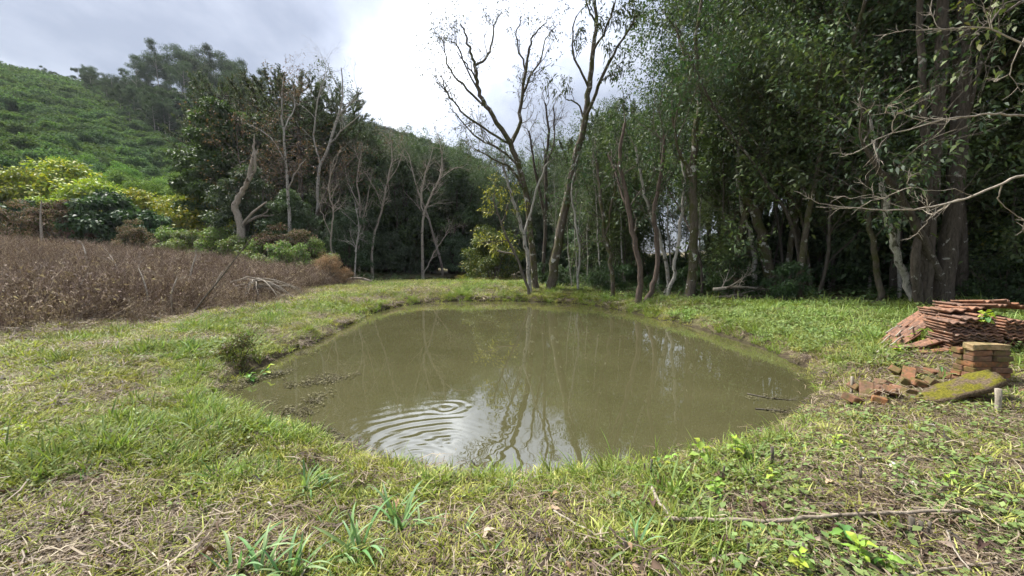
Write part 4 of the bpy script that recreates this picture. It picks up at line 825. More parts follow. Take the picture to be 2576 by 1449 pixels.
for k, (u, Y, s, lb) in enumerate([(545, 36, 240, 'large dense green tree left of the dead snag'), (625, 39, 265, 'dense dark green tree directly behind the dead snag'), (700, 40, 300, 'dense dark tree below the umbrella conifers'), (790, 42, 285, 'dense dark tree right of the pale grey trunk'), (880, 43, 325, 'rounded dark tree at the left end of the far wood'), (960, 46, 360, 'rounded dark tree below the far hill'), (1180, 50, 405, 'rounded dark tree right of the far hill'), (1020, 42, 378, 'rounded dark tree above the tall pale curving trunk'), (1085, 44, 385, 'rounded dark tree above the double stemmed tree'), (1135, 43, 400, 'rounded dark tree at the far hill\'s lower end'), (920, 40, 345, 'rounded dark tree above the mottled trunk pair'), (840, 40, 300, 'dense dark tree behind the bare fan of twigs')]):
    p, s = fit(u, s, Y, 11.5 if k == 0 else 9.5); place(BG if k == 0 else BG2, 'dense_tree', lb, 'tree', p, k*1.7, s)

# ---- left shrubs in front of the hill
YB = [bush(240+k, H=4.2, Wd=5.2, n=40, per=300, leaf=.20, c1=(0.15, 0.21, 0.03), c2=(0.34, 0.40, 0.06), c3=(0.44, 0.41, 0.05), p3=pp, low=.2, cl=.27, top=1.05, flat=.7) for k, pp in enumerate((.05, .3))]
LG = [bush(250+k, H=4.0, Wd=4.0, n=40, per=260, leaf=.20, c1=(0.10, 0.18, 0.05), c2=(0.24, 0.36, 0.10), mat=M_FAR, asp=.25, low=.15, cl=.28) for k in range(2)]
DG = bush(260, H=3.6, Wd=4.2, n=44, per=260, leaf=.24, c1=(0.03, 0.07, 0.03), c2=(0.09, 0.17, 0.065), low=.05, cl=.27, flat=.7)
FB = [bush(265+k, H=2.8, Wd=2.6, n=30, per=220, leaf=.10, c1=(0.16, 0.10, 0.075), c2=(0.34, 0.25, 0.19), c3=(0.08, 0.10, 0.04), p3=.35, mat=M_DRY, low=.25, cl=.25, stems=9, flat=.6) for k in range(2)]
GS = [bush(270+k, H=2.2, Wd=2.4, n=28, per=230, leaf=.12, c1=(0.10, 0.16, 0.05), c2=(0.26, 0.36, 0.10), c3=(0.26, 0.21, 0.16), p3=.15, low=.05, cl=.27, stems=9) for k in range(2)]
def row(protos, Hh, name, cat, items, group=None, lab=None):
    for k, it in enumerate(items):
        u, Y, s = it[:3]; p, s = fit(u, s, Y, Hh); s = max(s, .45); place(protos[k % len(protos)], name, it[3] if len(it) > 3 else lab, cat, p, k*1.9+u, s, group)
row(YB, 4.5, 'yellow_green_shrub', 'shrub', [(60, 38, 430, 'yellow green shrub at the far left beyond the brown field'), (150, 40, 403, 'brightest yellow shrub crown on the left below the hill'), (235, 37, 450, 'yellow green shrub left of the dark green leafy shrub'), (340, 36, 478, 'yellow green shrub just right of the dark green leafy shrub'), (425, 37, 492, 'wide lime yellow shrub left of the big dense tree'), (500, 36, 480, 'lime green shrub nearest the dead snag\'s left'), (-40, 40, 440, 'yellow green shrub cut by the left edge'), (610, 33, 540, 'small lime shrub showing under the dead snag')])
row([DG], 3.9, 'dark_green_shrub', 'shrub', [(265, 31, 478, 'dark green broad leaved shrub in front of the yellow shrubs'), (390, 32, 530, 'smaller dark green shrub under the lime yellow shrub'), (40, 33, 500, 'dark green shrub behind the far left of the brown field')])
row(FB, 3.0, 'dry_flowering_shrub', 'shrub', [(25, 29, 495, 'brown dry flowering shrub at the left edge'), (150, 29.5, 490, 'brown dry flowering shrub left of the dark green shrub'), (330, 29, 545, 'grey brown twiggy shrub right of the dark green shrub'), (748, 25.5, 568, 'tan seed headed shrub in front of the pale grey trunk'), (690, 25.8, 555, 'smaller tan seed headed shrub left of the pale trunk'), (85, 31, 515, 'dull brown shrub between two brown flowering shrubs')])
row(GS, 2.4, 'green_shrub', 'shrub', [(470, 28, 572, 'grey green shrub at the back of the brown field'), (540, 27.5, 566, 'green shrub below the lime shrub and dead snag'), (600, 26.5, 585, 'grey green shrub at the foot of the dead snag'), (650, 25, 595, 'fresh green shrub right of the dead snag\'s foot'), (700, 24, 600, 'light green shrub among the tan seed heads'), (745, 23.5, 612, 'bright green bush at the brown field\'s right end'), (430, 29.5, 565, 'small green shrub left of the grey green shrub'), (790, 25.5, 600, 'dark little shrub beside the dry feathery bush')])
for k, (u, Y) in enumerate([(0, 50), (70, 52), (150, 50), (230, 49), (300, 47), (370, 46), (430, 46), (490, 45), (540, 47), (40, 58), (130, 57), (220, 56), (310, 54), (400, 53), (480, 52), (-60, 52), (-70, 60), (0, 66), (110, 66), (200, 64), (290, 62), (370, 60), (450, 58)]):
    ordn = [w+' from left in the '+r_ for r_, c_ in (('front row', 9), ('middle row', 6)) for w in ORD[:c_]]+['cut by the left edge in front', 'cut by the left edge behind']+[w+' from left in the back row' for w in ORD[:6]]
    p, s = fit(u, np.interp(u, [-80, 0, 150, 300, 430, 540], [355, 368, 392, 422, 445, 465])-(Y-50)*1.8+rf.normal(0, 7), Y, 4.3); s = min(max(s, .5), 2.0); place(LG[k % 2], 'light_green_shrub', f'feathery light green shrub at the hill\'s foot, {ordn[k]}', 'shrub', p, k*1.7, s, 'light green shrubs at the foot of the hill')
# hillside plantation, far woods
HS = [bush(280+k, H=3.2, Wd=3.6, n=20, per=150, leaf=.27, c1=c1_, c2=c2_, mat=M_FAR, low=.1, cl=.36, stems=3, flat=.75) for k, (c1_, c2_) in enumerate([((0.065, 0.115, 0.052), (0.16, 0.245, 0.095)), ((0.06, 0.105, 0.058), (0.14, 0.215, 0.10)), ((0.075, 0.13, 0.045), (0.17, 0.26, 0.085))])]
def joined(pr):
    b = MB()
    return pr[1][1]
x = rf.uniform(-330, 10, 26000); y = rf.uniform(28, 240, 26000); hh = hillh(x, y)
k_ = (hh > .35) & ((y > 43) | (rf.random(26000) < .6)) & (np.abs(x) < 1.42*y+5) & (rf.random(26000) < np.clip(90/np.hypot(x, y), .2, 1)) & ~((x/y > -.92) & (y > 84))
P = put(x, y, k_); P[:, 2] -= .3; n = len(P)
scatter('hillside_shrubs', 'dense green shrub plantation covering the left hillside', 'shrubs', [joined(q) for q in HS], P, rf.uniform(0, 6.3, n), np.zeros((n, 2)), rf.uniform(.75, 1.35, n)*np.clip(np.hypot(P[:, 0], P[:, 1])/110, 1, 1.8), rf.integers(0, 3, n))
EU = [eucalypt(300+k) for k in range(3)]; ES = [eucalypt(310+k, 17, True) for k in range(2)]
eg = 'eucalypts of the dark stand on the hill'
for k, (u, Y, s, wrd) in enumerate([(395, 128, 110, 'tallest'), (445, 132, 118, 'second tallest'), (480, 130, 132, 'narrow'), (515, 128, 120, 'wide'), (555, 126, 136, 'middle sized'), (598, 122, 143, 'rightmost tall'), (635, 124, 175, 'lower right hand'), (338, 126, 142, 'thin crowned left hand'), (370, 134, 135, 'pale green'), (420, 138, 128, 'half hidden'), (465, 120, 158, 'front'), (540, 118, 165, 'low fronting'), (580, 134, 138, 'back row'), (500, 138, 122, 'rear central')]):
    p, s = fit(u, s, Y, 25.5); place(EU[k % 3], 'eucalyptus_tree', wrd+' eucalyptus on the ridge against the sky', 'tree', p, k*2.3, s, 'eucalypts topping the ridge')
for k in range(46):
    u = rf.uniform(325, 660); Y = rf.uniform(84, 122); p, s = fit(u, 175+(122-Y)*4.2+rf.uniform(-15, 40), Y, 25.5); place(EU[k % 3] if k % 4 else ES[0], 'eucalyptus_tree', 'slender eucalyptus in the dark stand on the hill slope', 'tree', p, k*2.3, min(max(s, .4), .95), eg)
for k, (u, Y, s) in enumerate([(70, 150, 188), (115, 150, 168), (135, 152, 176), (170, 150, 190), (195, 150, 166), (215, 151, 172), (240, 150, 190), (270, 150, 200), (300, 148, 195), (320, 146, 185), (20, 152, 175)]):
    p, s = fit(u, s, Y, 17); s = min(max(s, .5), 1.3); place(ES[k % 2], 'scrawny_tree', 'scrawny open crowned tree on the left skyline, '+ORD[sorted([70, 115, 135, 170, 195, 215, 240, 270, 300, 320, 20]).index(u)]+' from left', 'tree', p, k*2.3, s, 'scrawny trees on the left skyline')
nb = 0
for _ in range(4000):
    u = rf.uniform(105, 470); Y = rf.uniform(84, 175); x = (u-CX)/F*Y; z = hz(x, Y); v = 653-(z-2)/Y*F
    if v < 200+(u-100)*.66 and v > 190 and nb < 60:
        nb += 1; s = rf.uniform(.34, .55)*(.75+.25*(u > 250)); place(EU[nb % 3] if nb % 3 else ES[nb % 2], 'ridge_tree', 'dark tree of the band running down the left ridge', 'tree', (x, Y, z-.3), nb*1.7, s, 'trees of the band down the left ridge')
FF = [bush(320+k, H=9, Wd=7, n=22, per=70, leaf=.9, c1=(0.02, 0.04, 0.024), c2=(0.055, 0.085, 0.045), mat=M_FAR, low=.15, cl=.36, stems=1) for k in range(2)]
x = rf.uniform(-240, 120, 9000); y = rf.uniform(95, 340, 9000)
k_ = (hillh(x, y) > 8) & (x/y > -.92) & (x/y < .35)
P = put(x, y, k_); P[:, 2] -= .6; n = len(P)
scatter('distant_woods', 'distant wooded hill fading behind the trees', 'woods', [joined(q) for q in FF], P, rf.uniform(0, 6.3, n), np.zeros((n, 2)), rf.uniform(.7, 1.3, n), rf.integers(0, 2, n))
# ------------------------------------------------------------------ leafy branches in the top right corner
hero('overhanging_leafy_tree', 'leafy branches hanging into the top right corner', 6.5, [
    [(3100, 960, 80), (3080, 500, 70), (3060, 0, 60), (3040, -500, 50)],
    [(3060, 0, 24), (2850, -60, 14), (2680, -30, 10), (2560, 10, 7), (2480, 60, 4), (2440, 120, 2)]], M_BARK, dict(per=2.2, L=.75, lv=2, skip=1, mat=M_TWIG, **{'from': .4}),
    dict(n=3, s=.10, sp=.06, c1=(0.05, 0.09, 0.025), c2=(0.15, 0.20, 0.06), c3=(0.22, 0.22, 0.06), p3=.1, asp=.55), seed=24, ysp=.4)

# ------------------------------------------------------------------ bricks and roof tiles
rd = np.random.default_rng(404)
import bmesh
def brick_mesh(l, wd_, h, mat, seed, chip=.006):
    bm = bmesh.new(); bmesh.ops.create_cube(bm, size=1)
    for v in bm.verts: v.co = (v.co.x*l, v.co.y*wd_, v.co.z*h)
    bmesh.ops.subdivide_edges(bm, edges=[e_ for e_ in bm.edges if abs(e_.verts[0].co.x-e_.verts[1].co.x) > .1], cuts=2)
    bmesh.ops.bevel(bm, geom=[e_ for e_ in bm.edges if e_.calc_face_angle(0) > .5], offset=.008, segments=1, affect='EDGES')
    r_ = np.random.default_rng(seed)
    for v in bm.verts: v.co += type(v.co)(r_.normal(0, chip*.55, 3))
    me = bpy.data.meshes.new('brick'); bm.to_mesh(me); bm.free(); me.materials.append(mat); return me
BRK = [brick_mesh(.235, .115, .068, M_BRICK, k) for k in range(4)]
BLONG = [brick_mesh(.46, .20, .068, M_BRICK, 9), brick_mesh(.475, .125, .078, M_CAP, 10, .009)]
def tile_mesh(seed):
    r_ = np.random.default_rng(seed); nx_, b = 13, MB(); xs_ = np.linspace(-.125, .125, nx_); prof = .017*np.cos(xs_/.25*4*pi)+.004*np.sin(xs_*30)
    ys_ = np.array([-.205, -.19, .19, .205]); lift = np.array([.004, 0, 0, .006]); th = .016
    top = np.array([[[x_, y_, prof[i_]+lift[j_]+th] for i_, x_ in enumerate(xs_)] for j_, y_ in enumerate(ys_)]); bot = top-[0, 0, th+.006]
    top += r_.normal(0, .0012, top.shape); V = np.vstack([top.reshape(-1, 3), bot.reshape(-1, 3)]); o = 4*nx_; Q = []
    for j_ in range(3):
        for i_ in range(nx_-1):
            a = j_*nx_+i_; Q += [(a, a+1, a+nx_+1, a+nx_), (o+a, o+a+nx_, o+a+nx_+1, o+a+1)]
    for i_ in range(nx_-1):
        Q += [(i_, o+i_, o+i_+1, i_+1), (3*nx_+i_, 3*nx_+i_+1, o+3*nx_+i_+1, o+3*nx_+i_)]
    for j_ in range(3):
        a = j_*nx_; Q += [(a, a+nx_, o+a+nx_, o+a), (a+nx_-1, o+a+nx_-1, o+a+2*nx_-1, a+2*nx_-1)]
    b.add(V, Q); return b.data('tile', M_TILE, False)
TIL = [tile_mesh(k) for k in range(3)]
t = thing('roof_tile_pile', 'mound of stacked wavy terracotta roof tiles under the trees', 'tile pile', (7.3, 6.5, hz(7.3, 6.5)), 0); O = np.array(t.location)
def tile(x, y, z, rx=0, ry=0, rz=0, s=1):
    part('tile', TIL[rd.integers(0, 3)], t, np.array([x+.28, y, z])-O, (rx+rd.normal(0, .02), ry+rd.normal(0, .02), rz+rd.normal(0, .03)), s)
g0 = hz(7.0, 6.3)
for q, (x, n, ry, dz) in enumerate([(6.80, 12, 0, 0), (7.055, 13, .02, .01), (7.31, 14, .05, .0), (7.57, 13, .12, -.01), (7.83, 12, .20, -.02), (8.10, 10, .30, -.02), (8.38, 8, .36, -.03), (8.66, 6, .42, -.03)]):
    for k in range(n):
        z = g0+.03+dz+k*.0455; lean = -.012*k if q < 3 else .016*k
        tile(x+lean*.5+rd.normal(0, .006)+(.02 if k % 5 == 3 else 0), 6.22-.012*k*(k < 8)+rd.normal(0, .012), z, .05, ry, -.16+.03*q)
for q, (x, n) in enumerate([(7.15, 14), (7.42, 16), (7.70, 15), (8.0, 12), (8.3, 9)]):
    for k in range(max(0, n-5), n): tile(x, 6.68+rd.normal(0, .015), g0+.06+k*.0455, .02, .05*q, -.1)
for (x, y, z, rx, ry, rz) in [(7.62, 6.42, .66, -.12, .03, .25), (7.86, 6.55, .70, -.14, .14, .55), (7.35, 6.5, .615, -.06, -.04, -.05), (8.08, 6.5, .645, -.05, .28, .15), (7.1, 6.5, .58, -.04, -.12, -.3), (7.70, 6.62, .70, -.1, .05, .1)]:
    tile(x, y, g0+z+.09, rx, ry, rz, 1.08)
for r_ in range(2):                                       # slipped tiles sloping down on the left
    for k in range(3): tile(6.98-.20*k+.08*r_, 6.68+.30*r_-.02*k, g0+.46-.17*k-.03*r_, -.72, 0, 1.57+rd.normal(0, .12)-.1)
for (x, y, z, ry, rz) in [(6.52, 6.10, .06, -.25, 1.2), (6.40, 6.4, .05, -.2, 1.0), (6.6, 6.25, .16, -.45, 1.35)]: tile(x, y, g0+z, ry, 0, rz)

bx0, by0 = 5.76, 4.72; gb = hz(5.8, 4.8)
t = thing('brick_stack', 'squared stack of old bricks in front of the roof tiles', 'brick stack', (bx0+.24, by0+.12, gb)); O = np.array(t.location); z = gb+.035
for k, kind in enumerate(['two', 'two', 'two', 'two', 'long', 'two', 'two', 'cap']):
    hgt = .072
    if kind == 'two':
        for j in range(2):
            for dy in (0, .125): part('brick', BRK[rd.integers(0, 4)], t, np.array([bx0+.118+j*.248+rd.normal(0, .006)+.01*(k % 2), by0+.06+dy+rd.normal(0, .006), z])-O, (rd.normal(0, .012), rd.normal(0, .012), rd.normal(0, .025)+pi*(j % 2)))
    else: part('brick', BLONG[0 if kind == 'long' else 1], t, np.array([bx0+.235+(.01 if kind == 'long' else -.02), by0+(.115 if kind == 'long' else .062), z+(.005 if kind == 'cap' else 0)])-O, (0, .012, rd.normal(0, .03)))
    z += hgt
g_ = 'loose bricks scattered before the roof tiles'
LB = [(2148, 962, .25, .3, .5, 'dark'), (2182, 952, .1, -.7, .9, 'red'), (2208, 950, .05, .2, .35, 'small'), (2236, 944, 0, .1, -.2, 'flat'), (2262, 918, .3, .6, .4, 'upright tilted'), (2286, 926, .2, -.5, .7, 'mossy tilted'), (2300, 944, .1, .35, -.5, 'dark flat'), (2330, 950, 0, .3, -.4, 'long shadowed'), (2352, 925, .2, .2, .2, 'half buried'), (2392, 935, 0, .1, .3, 'stack side'), (2228, 932, .5, .2, 1.2, 'propped'), (2400, 962, 0, .05, 0.1, 'half hidden'), (2215, 968, .1, .2, .8, 'broken'), (2165, 940, .2, .4, .2, 'orange'), (2196, 934, .4, .1, 1.0, 'chipped'), (2245, 958, .1, .5, .6, 'tipped'), (2275, 952, .2, .1, 1.4, 'crosswise'), (2310, 918, .4, .3, .9, 'grey'), (2368, 955, .1, .4, -.3, 'sloping')]
for k, (u, v, rx, ry, rz, wrd) in enumerate(LB):
    p = onz(u, v, .50); p[2] = hz(p[0], p[1])+.075+.06*abs(ry)
    wh = ['farthest left, near the thin stake', 'second from the left end of the rubble', 'left part of the rubble', 'lying before the slipped tiles', 'highest of the loose rubble', 'leaning on the highest loose brick', 'just left of the striped grass clump', 'sloping behind the mossy slab', 'under the striped grass clump', 'left foot of the brick stack', 'wedged between two loose bricks', 'behind the mossy slab', 'in front row of the rubble', 'right beside the thin stake', 'behind the left rubble', 'front middle of the rubble', 'lying across the front middle', 'right behind the striped clump', 'beside the striped clump'][k]
    one('loose_brick', BRK[k % 4], f'{wrd} loose brick, {wh}', 'brick', p, (rx, ry, rz), 1.18, g_)
for k, (x, y, z_, rz, lb) in enumerate([(6.32, 4.95, .04, .1, 'brick on the ground right of the brick stack'), (6.36, 4.97, .11, -.1, 'brick lying on another brick right of the stack'), (6.45, 5.2, .18, .2, 'topmost brick right of the stack by the tiles'), (6.05, 4.42, .04, .35, 'mossy brick in front of the stack by the stake'), (6.42, 5.18, .05, .0, 'dark brick in the shade right of the stack')]):
    one('loose_brick', BRK[k % 4], lb, 'brick', (x, y, hz(x, y)+z_), (0, 0, rz), 1.05, g_)
# mossy slab
b = MB(); nu, nv = 16, 7; top, bot = [], []
A0, A1 = np.array([4.60, 4.42, hz(4.6, 4.42)+.05]), np.array([5.42, 4.22, hz(5.4, 4.2)+.32])
ax = nrm(A1-A0); sd = nrm(np.array([.30, .93, .20])); up = np.cross(ax, sd)
for i_ in range(nu):
    s = i_/(nu-1); hw = .15*min(1, .12+1.9*s)*(1 if s < .8 else 1-1.6*(s-.8)**1.3) + .012*rd.normal(); thk = .04+.035*s
    for j_ in range(nv):
        q = j_/(nv-1)*2-1; p = A0+(A1-A0)*s+sd*q*hw+up*(.012*rd.normal()*(abs(q) < 1)-.012*q*q); top.append(p); bot.append(p-up*thk*(1-.35*abs(q))-[0, 0, .02])
o = nu*nv; Q = []
for i_ in range(nu-1):
    for j_ in range(nv-1): a = i_*nv+j_; Q += [(a, a+nv, a+nv+1, a+1), (o+a, o+a+1, o+a+nv+1, o+a+nv)]
    a = i_*nv; Q += [(a, o+a, o+a+nv, a+nv), (a+nv-1, a+2*nv-1, o+a+2*nv-1, o+a+nv-1)]
for j_ in range(nv-1): Q += [(j_, j_+1, o+j_+1, o+j_), ((nu-1)*nv+j_, o+(nu-1)*nv+j_, o+(nu-1)*nv+j_+1, (nu-1)*nv+j_+1)]
b.add(np.array(top+bot), Q); tag(b.build('mossy_slab', M_SLAB), 'mossy wedge shaped slab propped up in front of the brick stack', 'slab')
one('loose_brick', BRK[1], 'hidden brick propping up the raised end of the mossy slab', 'brick', (5.28, 4.28, hz(5.28, 4.28)+.05), (0, 0, 1.2), 1.2, g_)
b = MB(); b.box((6.0, 4.05, hz(6, 4.05)+.05), (.5, .13, .03), rot=rotm(.1, .04, -.15)); b.box((6.1, 4.2, hz(6.1, 4.2)+.02), (.42, .1, .03), rot=rotm(0, 0, .2)); tag(b.build('plank', M_PLANK, None, False), 'yellowish weathered plank at the right edge', 'plank')
def stake(u, v0, v1, wpx, lb, lean=(0, 0), name='stake', mat=M_DEAD, zb=.45, grp=None, cat='stake'):
    p = onz(u, v0, zb); p[2] = hz(p[0], p[1]); h = (v0-v1)/F*p[1]; r = wpx/2/F*p[1]; b = MB(); tt = np.linspace(0, 1, 4)
    b.tube(np.stack([lean[0]*h*tt, lean[1]*h*tt, -.05+(h+.05)*tt], 1)+rd.normal(0, r*.25, (4, 3)), np.array([1.1, 1, .95, 1.05])*r, 7, cap=True)
    o_ = b.build(name, mat); o_.location = p; return tag(o_, lb, cat, grp)
stake(2506, 1026, 958, 13, 'pale cut wooden stake in front of the brick stack', (.03, 0)); stake(2146, 950, 899, 6.5, 'thin wooden stake left of the loose bricks', (-.05, 0))
for k, (u, v0, v1, wpx, ln, lb) in enumerate([(1941, 1150, 1078, 8, (.0, 0), 'tallest dark cut stem on the near bank'), (1955, 1105, 1078, 8, (.35, 0), 'slanting cut stem beside the tallest one'), (1822, 1170, 1128, 5, (0, 0), 'thin cut stem left of the tall dark stem'), (1636, 1140, 1095, 6, (.1, 0), 'cut stem at the water edge left of centre right'), (1625, 1135, 1105, 4, (-.1, 0), 'short cut stem paired at the water edge'), (2168, 1200, 1150, 6, (0, .1), 'cut stem right of the pale scraps'), (2292, 1345, 1288, 13, (-.05, 0), 'thick mossy stub at the right foreground'), (2312, 1350, 1296, 10, (.05, 0), 'middle stub of the right foreground cluster'), (2330, 1342, 1300, 8, (.14, 0), 'rightmost stub of the right foreground cluster'), (1880, 1400, 1345, 7, (.05, 0), 'upright broken stalk below the long stick'), (2016, 1420, 1340, 6, (.02, 0), 'thin upright stalk in the bottom right leaves'), (1895, 1195, 1160, 6, (0, 0), 'low cut stem on the littered bank')]):
    stake(u, v0, v1, wpx, lb, ln, 'cut_stem', M_TWIG, .42, 'cut stems on the near bank', 'cut stem')
# sticks lying on the ground
def stick(pts, wpx, lb, mat=M_STICK, group=None, up=.055):
    P = []
    for (u, v) in pts:
        p = onz(u, v, .45); p[2] = hz(p[0], p[1])+up; P.append(p)
    P = spline(np.array(P), 4); r = wpx/2/F*P[:, 1].mean(); b = MB(); b.tube(P+rd.normal(0, r*.25, P.shape), (r*1.1, r*.7), 6, cap=True); o_ = P.mean(0); o_[2] = P[:, 2].min()
    x_ = b.build('stick', mat, origin=o_); x_.location = o_; return tag(x_, lb, 'stick', group)
stick([(1672, 1292), (1800, 1300), (1950, 1302), (2100, 1299), (2280, 1294), (2440, 1293)], 11, 'long straight stick lying across the right foreground', up=.075)
stick([(1640, 1188), (1655, 1225), (1672, 1258), (1692, 1285)], 11, 'short bleached stick meeting the long stick\'s left end', M_DEAD)
stick([(1392, 1262), (1470, 1312), (1540, 1345), (1600, 1368)], 6, 'thin pale stick slanting below the pond\'s near edge', M_DEAD)
stick([(2150, 1448), (2260, 1436), (2400, 1420), (2600, 1395)], 8, 'dark stick in the bottom right corner')
stick([(2240, 1375), (2280, 1400), (2330, 1440)], 5, 'thin bleached stalk right of the bottom leaves', M_DEAD); stick([(2380, 1330), (2400, 1380), (2440, 1430)], 5, 'thin pale stalk near the bottom right corner', M_DEAD)
stick([(2100, 1180), (2220, 1215), (2330, 1262)], 4, 'dark thin twig behind the long stick', M_TWIG); stick([(2200, 1140), (2330, 1142), (2500, 1130)], 4, 'fine dark twig on the littered right bank', M_TWIG); stick([(2000, 1265), (2060, 1262), (2120, 1256)], 5, 'short twig just behind the long stick', M_DEAD)
stick([(755, 1448), (790, 1380), (850, 1300), (880, 1270)], 4, 'thin straw coloured stalk at the bottom left of centre', M_DEAD, up=.06)
stick([(60, 1420), (160, 1400), (260, 1410)], 4, 'thin stalk on the grass at the bottom left', M_DEAD)
g_ = 'dry sticks beside the roof tiles'
for k in range(9):
    u = 2225+k*11; v = 882-(k % 4)*9-k*2.2; stick([(u-30, v+14), (u, v), (u+26, v-10)], 3.5, ['lowest', 'second', 'third', 'fourth', 'fifth', 'sixth', 'seventh', 'eighth', 'topmost'][k]+' dry stick strewn left of the tile stack', M_DEAD, g_, .06+.035*k)

# ------------------------------------------------------------------ foreground plants
def blade_mesh(seed, L, wd_, arch, c_):
    r_ = np.random.default_rng(seed); t_ = np.linspace(0, 1, 8); x_ = L*.75*t_**1.25*arch*1.3; z_ = L*(t_*1.05-.62*arch*t_**2.4)
    b = MB(); b.strip(np.stack([x_, .04*L*np.sin(t_*2)*r_.normal(), z_], 1), wd_*np.array([.7, .95, 1, 1, .95, .8, .5, .06]), np.array([0, 1., 0]), np.asarray(c_), .22); return b.data('leaf', M_GRASS)
BLD = [blade_mesh(k, .46, .025, a, c_) for k, (a, c_) in enumerate([(.35, (0.15, 0.27, 0.12)), (.75, (0.20, 0.33, 0.15)), (1.0, (0.13, 0.25, 0.08)), (.55, (0.24, 0.36, 0.14)), (.9, (0.27, 0.38, 0.17))])]
CL = [(585, 1420, 1.0, 9, 'leftmost bluish strap leaved clump at the bottom edge'), (655, 1432, .9, 8, 'strap leaved clump second from left at the bottom edge'), (735, 1425, 1.0, 10, 'strap leaved clump third from left at the bottom edge'), (905, 1362, 1.0, 10, 'large strap leaved clump left of the bottom centre'), (862, 1372, .75, 6, 'small strap leaved clump touching the larger one\'s left'), (1010, 1290, 1.0, 11, 'biggest strap leaved clump below the pond\'s near edge'), (985, 1245, .95, 9, 'upper strap leaved clump behind the biggest one'), (1060, 1300, .7, 6, 'narrow strap leaved clump right of the biggest one'), (762, 1190, .85, 9, 'bluish arching clump left of centre near the water'), (800, 1192, .7, 6, 'small arching clump right of its bluish twin'), (1602, 1370, .85, 9, 'bright strap leaved clump over a dry tuft at lower right'), (1165, 1330, .7, 6, 'thin strap leaved clump at bottom centre'), (1285, 1180, .55, 9, 'short spiky clump on the near water edge'), (1420, 1205, .55, 7, 'low bluish clump right of centre at the water edge'), (205, 1200, .45, 7, 'small bright grass clump on the left lawn'), (820, 1290, .5, 5, 'lone upright strap leaves left of centre'), (1235, 1400, .6, 6, 'upright strap leaves at the bottom right of centre'), (1785, 1225, .5, 6, 'glossy green clump among the weeds by the cut stems'), (480, 1010, .4, 7, 'small grass clump on the left bank'), (2372, 935, .95, 14, 'striped arching grass clump among the loose bricks')]
for k, (u, v, s, n, lb) in enumerate(CL):
    p = onz(u, v, .44 if v > 960 else .5); p[2] = hz(p[0], p[1])-.01; t = thing('strap_leaved_clump', lb, 'plant', p, 0, 'strap leaved clumps')
    for q in range(n+4): part('leaf', BLD[rd.integers(0, 5)], t, (rd.normal(0, .014), rd.normal(0, .014), 0), (rd.normal(0, .08), rd.normal(0, .08), rd.uniform(0, 6.3)), s*rd.uniform(.55, 1.05)*.76)
def oval_mesh(seed, col, curl=.2, L=1.0, asp=.5, mat=M_GRASS, nseg=6):
    r_ = np.random.default_rng(seed); t_ = np.linspace(0, 1, nseg+1); wv = asp*np.sin(np.clip(t_*pi*.96+.08, 0, pi))**.8+.01; b = MB()
    b.strip(np.stack([L*t_, .05*np.sin(t_*4)*r_.normal()+0*t_, curl*np.sin(t_*pi)*.5+.04*r_.normal(size=nseg+1)], 1), wv, np.array([0, 1., 0]), np.asarray(col), curl*.9+.05); return b.data('leaf', mat)
OV = [oval_mesh(k, c_, .25, 1, .5) for k, c_ in enumerate([(0.16, 0.30, 0.06), (0.25, 0.38, 0.07), (0.36, 0.44, 0.06), (0.10, 0.20, 0.06)])]
b = MB(); b.tube([(0, 0, -.02), (.01, 0, .5), (0, .01, 1)], (.028, .012), 5); STM = b.data('stem', M_TWIG)
SD = [(1762, 1120, .24, 8, 'leafy green seedling at the water edge right of centre'), (1690, 1125, .16, 6, 'yellow green seedling beside the water edge'), (1655, 1130, .14, 5, 'small yellow leaved shoot on the near water edge'), (1850, 1110, .22, 8, 'broad leaved seedling left of the tall cut stem'), (1800, 1215, .16, 9, 'star shaped leafy seedling among dry stems'), (2105, 1088, .16, 6, 'bright seedling right of the slanting cut stem'), (2160, 1395, .16, 9, 'heart leaved weed in the bottom right leaves'), (2120, 1345, .15, 8, 'pale heart leaved weed below the long stick'), (2230, 1420, .14, 9, 'leafy weed at the bottom right'), (2010, 1425, .14, 9, 'leafy weed left of the bottom right weeds'), (668, 872, .30, 9, 'lime green seedling overhanging the water on the left bank'), (628, 886, .26, 12, 'bright leafy weed topping the bank tuft'), (2300, 872, .3, 6, 'single broad green leaf weed before the tile stack'), (2260, 885, .22, 10, 'low leafy weed at the foot of the tile stack'), (2450, 838, .26, 16, 'climbing leafy weed growing over the roof tiles'), (1945, 1185, .12, 7, 'low green weed right of the star shaped seedling'), (1745, 822, .38, 14, 'large leaved weed on the right water edge'), (2385, 1215, .12, 6, 'curled green leaf weed near the right edge'), (55, 1090, .14, 7, 'small leafy weed at the far left lawn'), (815, 1172, .12, 8, 'small bright weed beside the arching clump')]
for k, (u, v, h, n, lb) in enumerate(SD):
    p = onz(u, v, .44 if v > 960 else .5)
    if 'roof tiles' in lb: p = np.array([7.42, 5.98, .92])
    else: p[2] = hz(p[0], p[1])
    t = thing('seedling', lb, 'plant', p, 0, 'broad leaved seedlings'); part('stem', STM, t, (0, 0, 0), (0, 0, 0), (h*.5, h*.5, h))
    for q in range(n):
        s = .35+.65*(q+.5)/n; part('leaf', OV[(k+rd.integers(0, 2)) % 4 if k % 3 else rd.integers(1, 3)], t, (0, 0, h*s), (rd.normal(0, .3), rd.uniform(-.5, .5), q*2.4), rd.uniform(.7, 1.2)*h*.42)
